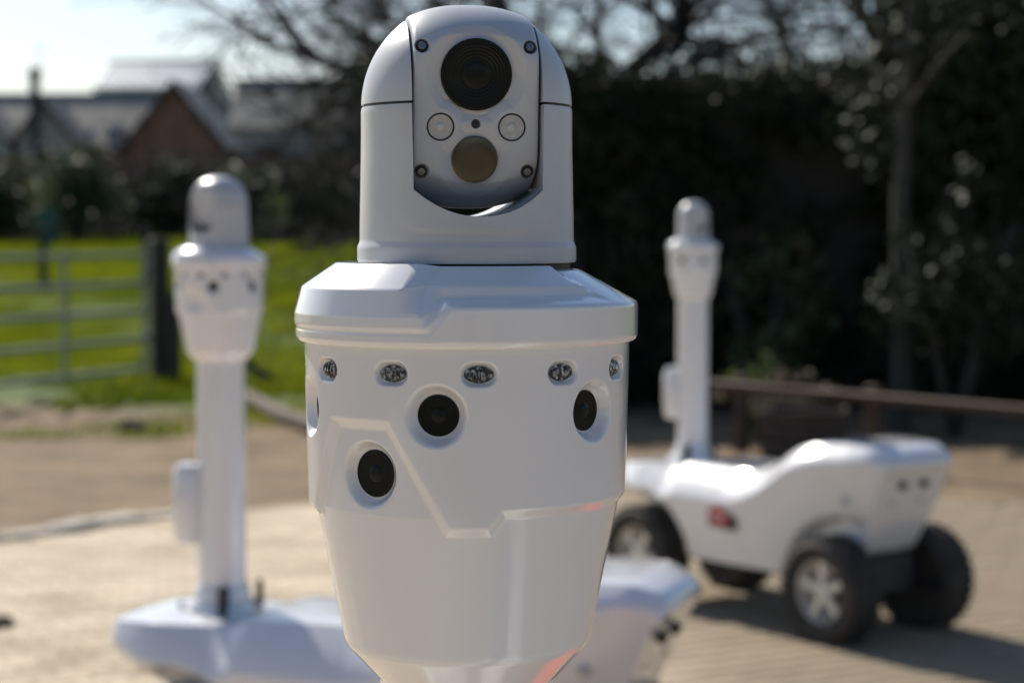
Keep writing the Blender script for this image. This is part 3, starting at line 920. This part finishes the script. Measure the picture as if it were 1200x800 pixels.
def led_mesh():
    """ribbed clear oval lamp"""
    na, nb = 41, 25
    v = []; f = []
    for i in range(nb):
        for j in range(na):
            y = -1 + 2 * j / (na - 1); z = -1 + 2 * i / (nb - 1)
            # square -> disc mapping, stretched to a stadium
            a = y * math.sqrt(1 - z * z / 2); b = z * math.sqrt(1 - y * y / 2)
            rho = math.hypot(a, b)
            Y = a * 9.6 + (6.6 * a / max(rho, .3)) * min(1, rho)
            Zz = b * 9.4
            x = 3.2 * math.sqrt(max(0, 1 - rho ** 2)) + 1.5 * math.cos(Y * .95) * (1 - rho ** 3) * (1 if abs(b) < .8 else .3) + .25 * math.sin(Zz * 2.1 + Y)
            v.append((x * U, Y * U, Zz * U))
    for i in range(nb - 1):
        for j in range(na - 1):
            f.append((i * na + j, i * na + j + 1, (i + 1) * na + j + 1, (i + 1) * na + j))
    return mesh_np('ring_lamp', v, f, M['chrome'])


def filament_mesh():
    """bright pointed centre prism of a ring lamp"""
    mb = MB()
    for (y, w_, h, x) in ((0, 3.0, 8.6, 4.8), (-5.8, 1.6, 7.0, 4.2), (5.6, 1.6, 7.0, 4.2), (-10.2, 1.0, 4.4, 2.6), (10.2, 1.0, 4.4, 2.6)):
        mb.add([(1.5 * U, (y - w_) * U, 0), ((x + 1.2) * U, y * U, 0), (1.5 * U, (y + w_) * U, 0), (x * .7 * U, y * U, h * U), (x * .7 * U, y * U, -h * U)],
               [(0, 1, 3), (1, 2, 3), (1, 0, 4), (2, 1, 4)])
    return mesh_np('prism', mb.v, mb.f, M['prism'], smooth=False)


# ---- pan-tilt camera. z measured from tilt axis; local +x is forward
AX = 137.0               # tilt axis above camera-height datum (units)


def yoke_mesh(hi):
    Rr = 123.0; hw = 74.0
    zb = -180.0          # bottom of flared base relative to tilt axis

    def floor(x):
        return -127.5 + 32.5 * (np.abs(x) / hw) ** 2.2
    n1 = 60 if hi else 14
    n2 = 40 if hi else 10
    a0 = math.asin(hw / Rr)
    front = np.linspace(-a0, a0, n1 + 1)
    right = np.linspace(a0, math.pi - a0, n2 + 1)
    th = np.concatenate([front[:-1], right[:-1], front[:-1] + math.pi, right[:-1] + math.pi])
    nz = 70 if hi else 20
    V = []
    z_t = np.where(np.abs(Rr * np.sin(th)) < hw - .01, floor(Rr * np.sin(th)), -1.5)
    # at exactly the slot corner the column reaches the seam
    rows = []
    for k in range(nz + 1):
        s = k / nz
        sp = 0.55
        z = np.where(s <= sp, zb + (-129.0 - zb) * (s / sp), -129.0 + (z_t + 129.0) * (s - sp) / (1 - sp))
        r = Rr + 2.2 * (1 - sstep(-170, -20, z)) + 2.8 * (1 - sstep(-164, -154, z))
        # soft U panel on the front
        x = Rr * np.sin(th)
        px = np.abs(x - 0) - 88; pz = -143 - z
        q = np.hypot(np.maximum(px + 26, 0), np.maximum(pz + 26, 0)) + np.minimum(np.maximum(px + 26, pz + 26), 0) - 26
        r = r + np.where(np.cos(th) > .2, 1.3 * (1 - sstep(-5, 5, q)), 0)
        r = np.where(s > .992, r - .9, r)
        r = np.where(s < .02, r - 1.0, r)
        rows.append(np.stack([r * np.cos(th), r * np.sin(th), z], -1))
    rows = np.array(rows)
    mb = MB()
    v = (rows * U).reshape(-1, 3)
    f = grid_faces(nz + 1, len(th), wrap=True)
    mb.add(v.tolist(), f.tolist())
    # bottom
    mb.add(v[:len(th)].tolist(), [tuple(range(len(th) - 1, -1, -1))])
    # floor of the slot
    xs = Rr * np.sin(front)
    ny = 12
    fl = []
    for j in range(ny + 1):
        for x in xs:
            yy = math.sqrt(max(Rr * Rr - x * x, 0)) - .9
            fl.append(((-yy + 2 * yy * j / ny) * U, x * U, float(floor(x)) * U))
    mb.add(fl, grid_faces(ny + 1, len(xs)).tolist())
    yy = math.sqrt(Rr * Rr - hw * hw) - .3
    for sg in (-1, 1):
        x = sg * hw
        mb.add([(-yy * U, x * U, float(floor(hw)) * U), (yy * U, x * U, float(floor(hw)) * U), (yy * U, x * U, -1.5 * U), (-yy * U, x * U, -1.5 * U)], [(0, 1, 2, 3)])
        seg = [(Rr * math.cos(a) * .993 * U, Rr * math.sin(a) * .993 * U, -1.5 * U) for a in (right if sg > 0 else right + math.pi)]
        mb.add(seg, [tuple(range(len(seg)))])
    me = mesh_np('yoke', mb.v, mb.f, M['satin'], True, 40)
    bm = bmesh.new(); bm.from_mesh(me)
    bmesh.ops.remove_doubles(bm, verts=bm.verts, dist=2e-6)
    bmesh.ops.recalc_face_normals(bm, faces=bm.faces)
    bm.to_mesh(me); bm.free()
    me.polygons.foreach_set('use_smooth', np.full(len(me.polygons), True))
    me.set_sharp_from_angle(angle=R(42))
    return me


def arm_cap_mesh(sg, hi):
    """quarter-dome cap on an arm of the yoke"""
    Rr = 122.6; hw = 74.0
    bm = bmesh.new()
    bmesh.ops.create_uvsphere(bm, u_segments=96 if hi else 24, v_segments=64 if hi else 16, radius=Rr * U)
    for co, no in (((0, 0, 1.5 * U), (0, 0, 1)), ((0, sg * hw * U, 0), (0, sg, 0))):
        g = bm.verts[:] + bm.edges[:] + bm.faces[:]
        res = bmesh.ops.bisect_plane(bm, geom=g, plane_co=co, plane_no=no, clear_inner=True)
        ed = [e for e in res['geom_cut'] if isinstance(e, bmesh.types.BMEdge)]
        bmesh.ops.holes_fill(bm, edges=ed)
    if hi:
        sharp = [e for e in bm.edges if len(e.link_faces) == 2 and e.calc_face_angle(0) > .7]
        bmesh.ops.bevel(bm, geom=sharp, offset=1.6 * U, segments=2, affect='EDGES', clamp_overlap=True)
    me = bpy.data.meshes.new('arm_cap')
    bm.to_mesh(me); bm.free()
    me.materials.append(M['satin'])
    me.polygons.foreach_set('use_smooth', np.full(len(me.polygons), True))
    me.set_sharp_from_angle(angle=R(35))
    return me


FL, TILT = 85.0, R(-5)
SCREWS = [(-61, 63), (61, 63), (-61, -76), (60, -76)]


def module_radius(phi, x):
    Rx = 117.5 - 3.5 * sstep(-.5, -1.3, phi) - 15 * (np.abs(x) / 71) ** 2.4
    c = np.cos(phi - TILT)
    face = np.where(c > .05, FL / np.maximum(c, .05), 1e4)
    k = 9.0
    h = np.clip(.5 + .5 * (face - Rx) / (2 * k), 0, 1)
    rho = face * (1 - h) + Rx * h - 2 * k * h * (1 - h) * .5
    return np.minimum(rho, Rx + 0.0 * rho)


def module_mesh(hi):
    hw = 71.0
    if hi:
        xs = np.concatenate([[-hw, -hw + .6], np.linspace(-hw + 1.5, hw - 1.5, 170), [hw - .6, hw]])
        ph = np.concatenate([np.radians(np.arange(-82, 82, .45)), np.radians(np.arange(82, 278, 4))])
    else:
        xs = np.linspace(-hw, hw, 12); ph = np.radians(np.arange(-180, 180, 10))
    XX, PP = np.meshgrid(xs, ph)
    rho = module_radius(PP, XX)
    dep = rho * np.cos(PP); zz = rho * np.sin(PP)
    # edge rounding at the sides
    e = hw - np.abs(XX)
    inset = np.where(e < 5, 5 - np.sqrt(np.maximum(25 - (5 - e) ** 2, 0)), 0)
    sc = 1 - inset * .55 / np.maximum(rho, 1)
    dep *= sc; zz *= sc
    if hi:
        front = np.cos(PP) > .12
        # pocket: two circles joined, lamp bosses left standing
        d1 = np.hypot(XX, zz - 31.7) - 57
        d2 = np.hypot(XX + 1, zz + 63) - 42
        k = 10
        h = np.clip(.5 + .5 * (d2 - d1) / k, 0, 1)
        d = d2 * (1 - h) + d1 * h - k * h * (1 - h)
        for sx in (-40.5, 40.5):
            d = np.maximum(d, 20 - np.hypot(XX - sx, zz + 26.8))
        dep = dep - np.where(front, 6.0 * np.clip(-d / 12.0, 0, 1), 0)
        for sx in (-40.5, 40.5):
            dep = dep - np.where(front, 1.5 * (1 - sstep(-1.5, 0, np.hypot(XX - sx, zz + 26.8) - 15)), 0)
        for (sx, sz) in SCREWS:
            q = np.hypot(XX - sx, zz - sz)
            dep = dep - np.where(front, 7 * (1 - sstep(6.8, 8.2, q)), 0)
        q = np.hypot(XX, zz + 23)
        dep = dep - np.where(front, 6 * (1 - sstep(4.2, 5.6, q)), 0)
    n = len(xs)
    v = np.stack([dep, XX, zz], -1).reshape(-1, 3) * U
    m_ = len(ph)
    i = np.arange(m_)[:, None]; j = np.arange(n - 1)[None, :]; i2 = (i + 1) % m_
    f = np.stack([i * n + j, i * n + j + 1, i2 * n + j + 1, i2 * n + j], -1).reshape(-1, 4)
    faces = [tuple(q) for q in f.tolist()]
    faces.append(tuple(int(k * n) for k in range(m_)))
    faces.append(tuple(int(k * n + n - 1) for k in range(m_ - 1, -1, -1)))
    me = mesh_np('tilt_module', v, faces, M['satin'])
    bm = bmesh.new(); bm.from_mesh(me); bmesh.ops.recalc_face_normals(bm, faces=bm.faces); bm.to_mesh(me); bm.free()
    me.polygons.foreach_set('use_smooth', np.full(len(me.polygons), True))
    me.set_sharp_from_angle(angle=R(55))
    return me


def module_depth(x, z):
    """forward distance of the module skin at lateral x, height z"""
    ph = np.linspace(-1.4, 1.4, 2801)
    rho = module_radius(ph, np.full_like(ph, x))
    k = int(np.argmin(np.abs(rho * np.sin(ph) - z)))
    e = 71.0 - abs(x)
    inset = 5 - math.sqrt(max(25 - (5 - e) ** 2, 0)) if e < 5 else 0
    return float(rho[k] * np.cos(ph[k]) * (1 - inset * .55 / rho[k]))


def face_depth(x, z):
    """forward distance of the flat front at height z"""
    return (FL - z * math.sin(TILT)) / math.cos(TILT)


# ---- rover body
def cub(xs, ys):
    xs = np.array(xs, float); ys = np.array(ys, float)
    m = np.gradient(ys, xs)
    for i in range(1, len(xs) - 1):
        a = (ys[i] - ys[i - 1]) / (xs[i] - xs[i - 1]); b = (ys[i + 1] - ys[i]) / (xs[i + 1] - xs[i])
        m[i] = 0 if a * b <= 0 else 2 * a * b / (a + b)

    def f(x):
        x = np.clip(x, xs[0], xs[-1])
        i = np.clip(np.searchsorted(xs, x) - 1, 0, len(xs) - 2)
        h = xs[i + 1] - xs[i]; t_ = (x - xs[i]) / h
        return ys[i] * (1 + 2 * t_) * (1 - t_) ** 2 + m[i] * h * t_ * (1 - t_) ** 2 + ys[i + 1] * t_ * t_ * (3 - 2 * t_) + m[i + 1] * h * t_ * t_ * (t_ - 1)
    return f


ztop = cub([-.26, -.22, -.1, .13, .20, .54, .70, .86, .94, 1.05, 1.22, 1.30, 1.325], [.560, .583, .588, .588, .612, .614, .650, .735, .760, .772, .770, .745, .720])
zbot = cub([-.26, -.20, -.10, .20, .30, .80, .90, 1.13, 1.20, 1.30, 1.325], [.535, .47, .42, .30, .235, .235, .30, .335, .45, .670, .700])
wout = cub([-.26, -.21, -.05, .3, .7, .92, 1.10, 1.24, 1.325], [.16, .22, .285, .305, .300, .285, .265, .23, .18])
ARCH = [(0.0, .215, .268), (1.10, .215, .268)]


def side_w(x, z):
    zt, zb_, W = float(ztop(x)), float(zbot(x)), float(wout(x))
    hz = zt - z
    frac = float(np.interp(x, [-.26, -.1, .1, .5, .85, 1.1, 1.325], [.93, .82, .66, .60, .70, .74, .82]))
    hs_ = float(np.interp(x, [-.26, -.1, .1, .5, .85, 1.1, 1.325], [.035, .085, .12, .125, .085, .065, .03]))
    tail = 1 - float(sstep(-.10, .25, x))
    q = np.clip(hz / hs_, 0, 1)
    w_ = W * frac + W * (1 - frac) * (q * .55 + .45 * np.sin(q * math.pi / 2))   # sloping shoulder
    w_ = w_ - (.16 + .75 * tail + .15 * sstep(.85, 1.2, x)) * np.clip(hz - hs_ - .02, 0, .5)
    return np.maximum(w_, .05)


def body_mesh():
    xs = np.concatenate([np.linspace(-.26, -.21, 7), np.linspace(-.20, 1.26, 112), np.linspace(1.27, 1.325, 7)])
    side = 1 - np.linspace(1, 0, 56) ** 2.0
    V = []
    for x in xs:
        zt, zb_, W = float(ztop(x)), float(zbot(x)), float(wout(x))
        z = zb_ + (zt - zb_) * side
        v_ = side
        wv = side_w(x, z)
        for (ax_, az, ar) in ARCH:
            dd = np.hypot(x - ax_, z - az)
            q = 1 - sstep(ar - .012, ar + .010, dd)
            q = np.where(z < az, np.maximum(q, 1 - sstep(ar - .012, ar + .010, abs(x - ax_))), q)
            wv = wv * (1 - q) + np.minimum(wv, .160) * q
        right = [(x, -a, b) for a, b in zip(wv, z)]
        topw = wv[-1]
        topp = [(x, -topw + 2 * topw * k / 13, zt + .006 * (1 - (2 * k / 13 - 1) ** 4)) for k in range(1, 13)]
        left = [(x, a, b) for a, b in zip(wv[::-1], z[::-1])]
        V.append(right + topp + left)
    n = len(V[0]); m_ = len(xs)
    v = np.array(V).reshape(-1, 3)
    f = [tuple(q) for q in grid_faces(m_, n, wrap=True).tolist()]
    f.append(tuple(range(n)))
    f.append(tuple((m_ - 1) * n + k for k in range(n - 1, -1, -1)))
    me = mesh_np('body', v, f, M['gloss'])
    bm = bmesh.new(); bm.from_mesh(me); bmesh.ops.recalc_face_normals(bm, faces=bm.faces); bm.to_mesh(me); bm.free()
    me.polygons.foreach_set('use_smooth', np.full(len(me.polygons), True))
    me.set_sharp_from_angle(angle=R(48))
    return me


CACHE = {}


def cached(key, fn):
    if key not in CACHE:
        CACHE[key] = fn()
    return CACHE[key]


def tyre_mesh():
    r, hw = .21, .083
    prof = [(.122, -hw * .8), (.145, -hw * .95), (.18, -hw), (.202, -hw * .82), (r - .004, -hw * .4), (r - .003, 0), (r - .004, hw * .4), (.202, hw * .82), (.18, hw), (.145, hw * .95), (.122, hw * .8), (.122, -hw * .8)]
    mb = MB().lathe(prof, 'y', 48)
    for k in range(28):
        a = 2 * math.pi * k / 28
        for s in (-1, 1):
            aa = a + (math.pi / 28 if s > 0 else 0)
            rot = Matrix.Rotation(aa, 3, 'Y')
            mb.box(rot @ Vector((0, s * .040, r - .006)), (.024, .060, .020), bev=.003, rot=rot)
    return mb.mesh('tyre', M['tyre'])


def rim_mesh():
    mb = MB().lathe([(.130, -.055), (.130, .062), (.119, .064), (.113, .025), (.113, -.055)], 'y', 40)
    mb.lathe([(0, .056), (.030, .054), (.036, .04), (.033, -.02), (0, -.02)], 'y', 24)
    for k in range(5):
        a = 2 * math.pi * k / 5
        rot = Matrix.Rotation(a, 3, 'Y')
        mb.box(rot @ Vector((0, .036, .073)), (.036, .020, .096), bev=.004, rot=rot)
    mb.lathe([(0, -.03), (.115, -.03), (.115, -.02), (0, -.02)], 'y', 24)
    return mb.mesh('rim', M['alloy'])


def make_robot(label, loc, heading, head_world, pan_world, hi, zh=CAM_H, hs=1.0):
    t = thing('patrol_robot', label, 'robot', loc, heading, 'white patrol robots parked on the paving')
    body = link('body', cached('body', body_mesh), t)
    # body details
    for s in (-1, 1):
        z = .620; x = 1.284
        link('front_camera', cached('fcam', lambda: MB().lathe([(.017, -.02), (.017, .008), (.013, .010), (.012, .004), (0, .006)], 'x', 20).mesh('front_camera', M['lens'])), t, (x, s * .06, z), (0, R(32), 0))
        link('ultrasonic_sensor', cached('sens', lambda: MB().lathe([(.016, -.02), (.016, .004), (.012, .005), (.010, .0), (0, .001)], 'x', 20).mesh('ultrasonic_sensor', M['lens_ring'])), t, (1.238, s * .085, .545), (0, R(32), 0))
        link('side_lamp', cached('slamp', lambda: MB().lathe([(.020, -.03), (.020, .006), (.015, .016), (.007, .021), (0, .022)], 'x', 24).mesh('side_lamp', M['frost'])), t, (1.13, s * (float(side_w(1.13, .56)) - .004), .56), (0, 0, s * R(80)))
    # emblem panel on both flanks
    for s in (-1, 1):
        e = link('emblem', cached('emb', lambda: MB().prism([(.060 * math.cos(a), .043 * math.sin(a)) for a in [2 * math.pi * k / 28 for k in range(28)]], -.001, .001).mesh('emblem', M['red'])), t, (.50, s * (float(side_w(.50, .43)) + .005), .43), (R(-9) * s, 0, 0))
        e2 = cached('emb_ring', lambda: MB().prism([(-.075, -.040), (.09, -.050), (.10, -.006), (.08, .022), (-.06, .030)], -.0008, .0008).mesh('emblem_shadow', M['ink']))
        link('backing', e2, e, (.006, -s * .0022, -.004))
        bar = cached('emb_bar', lambda: MB().box((0, 0, 0), (.014, .0012, .020)).mesh('mark', M['white']))
        for dx in (-.022, .002, .024):
            link('mark', bar, e, (dx, s * .0018, 0))
    # deck seam and hood seam
    link('undertray', cached('tray', lambda: MB().box((.55, 0, .235), (.60, .34, .06), bev=.02).mesh('undertray', M['dark'])), t)
    for ax_ in (0.0, 1.10):
        link('axle', cached('axle%g' % ax_, lambda: MB().tube([(ax_, -.22, .21), (ax_, .22, .21)], .028, 12).box((ax_, 0, .25), (.14, .24, .16), bev=.02).mesh('axle', M['dark'])), t)
        for s in (-1, 1):
            link('suspension_strut', cached('strut', lambda: MB().tube([(0, 0, 0), (-.02, 0, .22)], .022, 10).tube([(0, 0, .03), (-.016, 0, .17)], .034, 10).mesh('suspension_strut', M['dark'])), t, (ax_ + .03, s * .135, .20))
            wh = link('wheel', cached('hub', lambda: MB().lathe([(0, -.055), (.045, -.055), (.06, -.03), (.06, -.005), (0, -.005)], 'y', 24).mesh('wheel', M['dark'])), t, (ax_, s * .262, .21), (0, random.uniform(0, 1), 0 if s > 0 else math.pi))
            link('tyre', cached('tyre', tyre_mesh), wh)
            link('rim', cached('rim', rim_mesh), wh)
    # mast
    z_head_bot = zh - 531 * U * hs
    link('mast_base', cached('mbase', lambda: MB().lathe([(.095, .57), (.095, .60), (.088, .618), (.078, .628), (.074, .66), (.070, .665)], 'z', 40).mesh('mast_base', M['gloss'])), t)
    ms = link('mast', cached(('mast', zh), lambda: MB().lathe([(.0665, .60), (.0665, z_head_bot + .02)], 'z', 48).mesh('mast', M['gloss'])), t)
    link('mast_bolt', cached('bolt', lambda: MB().lathe([(.012, 0), (.012, .02), (.009, .026), (0, .028)], 'z', 16).mesh('mast_bolt', M['gloss'])), t, (-.11, -.03, .588))
    link('mast_latch', cached('latch', lambda: MB().box((0, 0, .03), (.026, .03, .075), bev=.004).mesh('mast_latch', M['dark'])), t, (.045, -.075, .60))
    link('antenna', cached('ant', lambda: MB().tube([(0, 0, 0), (0, 0, .075)], [.012, .009], 10).mesh('antenna', M['dark'])), t, (.095, .04, .60))
    bx_ = MB
    link('antenna_box', cached('abox', lambda: MB().lathe([(0, -.12), (.028, -.115), (.040, -.10), (.046, 0), (.043, .08), (.032, .105), (0, .112)], 'z', 20).mesh('antenna_box', M['gloss'])), t, (-.080, -.040, .89), (0, 0, 0))
    # head
    hr = head_world - heading
    sh = link('sensor_head', cached(('shell', hi), lambda: head_shell(hi)), t, (0, 0, zh), (0, 0, hr))
    cm = cached('cam23', lambda: lens_mesh('lens', 23.0, M['lens']))
    cm2 = cached('cam27', lambda: lens_mesh('lens', 26.5, M['lens']))
    for (a0, d0, ro, ri, dep) in CAMS:
        if d0 > 250 and not hi:
            continue
        rc = np.interp(d0, [130, 320], [190.5, 186]) - (8.0 if d0 > 250 else 0) - dep + .8
        link('lens', cm2 if ri > 25 else cm, sh, (rc * math.cos(R(a0)) * U, rc * math.sin(R(a0)) * U, -d0 * U), (0, 0, R(a0)))
    lm_ = cached('led', led_mesh)
    for a0 in LEDS:
        link('ring_lamp', lm_, sh, (184.0 * math.cos(R(a0)) * U, 184.0 * math.sin(R(a0)) * U, -161.5 * U), (0, 0, R(a0)))
        if hi and abs(a0) < 90:
            link('lamp_prism', cached('prism', filament_mesh), sh, (183.4 * math.cos(R(a0)) * U, 183.4 * math.sin(R(a0)) * U, -161.5 * U), (0, 0, R(a0)))
    link('collar', cached(('collar', hi), lambda: collar_mesh(hi)), t, (0, 0, zh), (0, 0, hr))
    # pan-tilt camera
    pr = pan_world - heading
    za = zh + AX * U * hs
    link('turntable', cached('turn', lambda: MB().lathe([(121 * U, -192 * U), (121 * U, -180.5 * U), (118 * U, -179.5 * U)], 'z', 64).mesh('turntable', M['black'])), t, (0, 0, za), (0, 0, pr))
    yk = link('yoke', cached(('yoke', hi), lambda: yoke_mesh(hi)), t, (0, 0, za), (0, 0, pr))
    for s in (-1, 1):
        link('arm_cap', cached(('cap', s, hi), lambda: arm_cap_mesh(s, hi)), yk)
    for s_ in (-1, 1):
        link('seam', cached(('seam', s_), lambda: MB().prism([(119.8 * U * math.cos(a), s_ * 119.8 * U * math.sin(a)) for a in np.linspace(R(41), R(139), 30)], -1.6 * U, 1.6 * U, 'z').mesh('seam', M['black'])), yk)
    tm = link('tilt_module', cached(('module', hi), lambda: module_mesh(hi)), t, (0, 0, za), (0, 0, pr))

    def on_face(name, me, x, z, off=0.0):
        return link(name, me, tm, ((face_depth(x, z) + off) * U, x * U, z * U), (0, -TILT, 0))
    on_face('main_lens', cached('main_lens', lambda: lens_mesh('main_lens', 40.5, M['lens'])), 0, 31.7, -3.0)
    on_face('thermal_window', cached('therm', lambda: lens_mesh('thermal_window', 26.5, M['germanium'], False, .2)), -1, -63, -3.6)
    for sx in (-40.5, 40.5):
        on_face('lamp', cached('flamp', lambda: lens_mesh('lamp', 14.2, M['frost'], True)), sx, -26.8, -1.2)
        if hi:
            on_face('gasket', cached('gask', lambda: MB().lathe([(14.0 * U, -2 * U), (15.9 * U, -2 * U), (15.9 * U, 1.3 * U), (14.0 * U, 1.3 * U), (14.0 * U, -2 * U)], 'x', 40).mesh('gasket', M['black'])), sx, -26.8, -1.2)
    if hi:
        on_face('sensor_hole', cached('shole', lambda: MB().lathe([(4.6 * U, -4 * U), (4.6 * U, .5 * U), (0, .5 * U)], 'x', 20).mesh('sensor_hole', M['black'])), 0, -23, -5.2)
        for (sx, sz) in SCREWS:
            dpt = module_depth(sx, sz)
            sc_ = link('screw', cached('screwbase', lambda: MB().lathe([(6.6 * U, -3 * U), (6.6 * U, .4 * U), (0, .4 * U)], 'x', 24).mesh('screw', M['black'])), tm, ((dpt - 4.2) * U, sx * U, sz * U), (0, -TILT - (.35 if sz > 0 else -.3), 0))
            link('screw_head', cached('screwh', lambda: MB().lathe([(4.4 * U, 0), (4.4 * U, 1.6 * U), (3.9 * U, 2 * U), (2.3 * U, 2 * U), (2.3 * U, .8 * U), (0, .8 * U)], 'x', 20).mesh('screw_head', M['steel'])), sc_, (.5 * U, 0, 0))
    if hs != 1.0:
        for o in t.children:
            if o.name.split('.')[0] in ('sensor_head', 'collar', 'turntable', 'yoke', 'tilt_module'):
                o.scale = (hs, hs, hs)
    return t


HEAD0 = R(-88.7)
make_robot('white patrol robot with big two-lens camera head standing well before the other two robots', (-0.034, 1.50, 0), R(-52), HEAD0, HEAD0 + R(7.5), True)
make_robot('white patrol robot on sunlit paving in front of the green field gate', (-0.80, 5.45, -.03), R(-21), R(-80), R(-128), False)
make_robot('white patrol robot with red side emblem and black wheels near the timber rail', (0.79, 8.68, 0), R(-53.5), R(-115), R(-62), False, 1.583, .86)

# unseen red box added right of the first robot to give its red reflection
t = thing('reflected_red_box', 'unseen red box added for the red reflection on the first robot', 'stand-in box', (0.62, 2.34, .012), R(8))
link('box', MB().box((0, 0, .24), (.95, .60, .46), bev=.02).mesh('box', M['redbox']), t)
link('lid', MB().box((0, 0, .505), (.97, .62, .06), bev=.02).mesh('lid', M['redbox']), t)
for s in (-1, 1):
    link('handle', MB().tube([(s * .475, -.08, .32), (s * .515, -.08, .33), (s * .515, .08, .33), (s * .475, .08, .32)], .01, 8).mesh('handle', M['dark']), t)
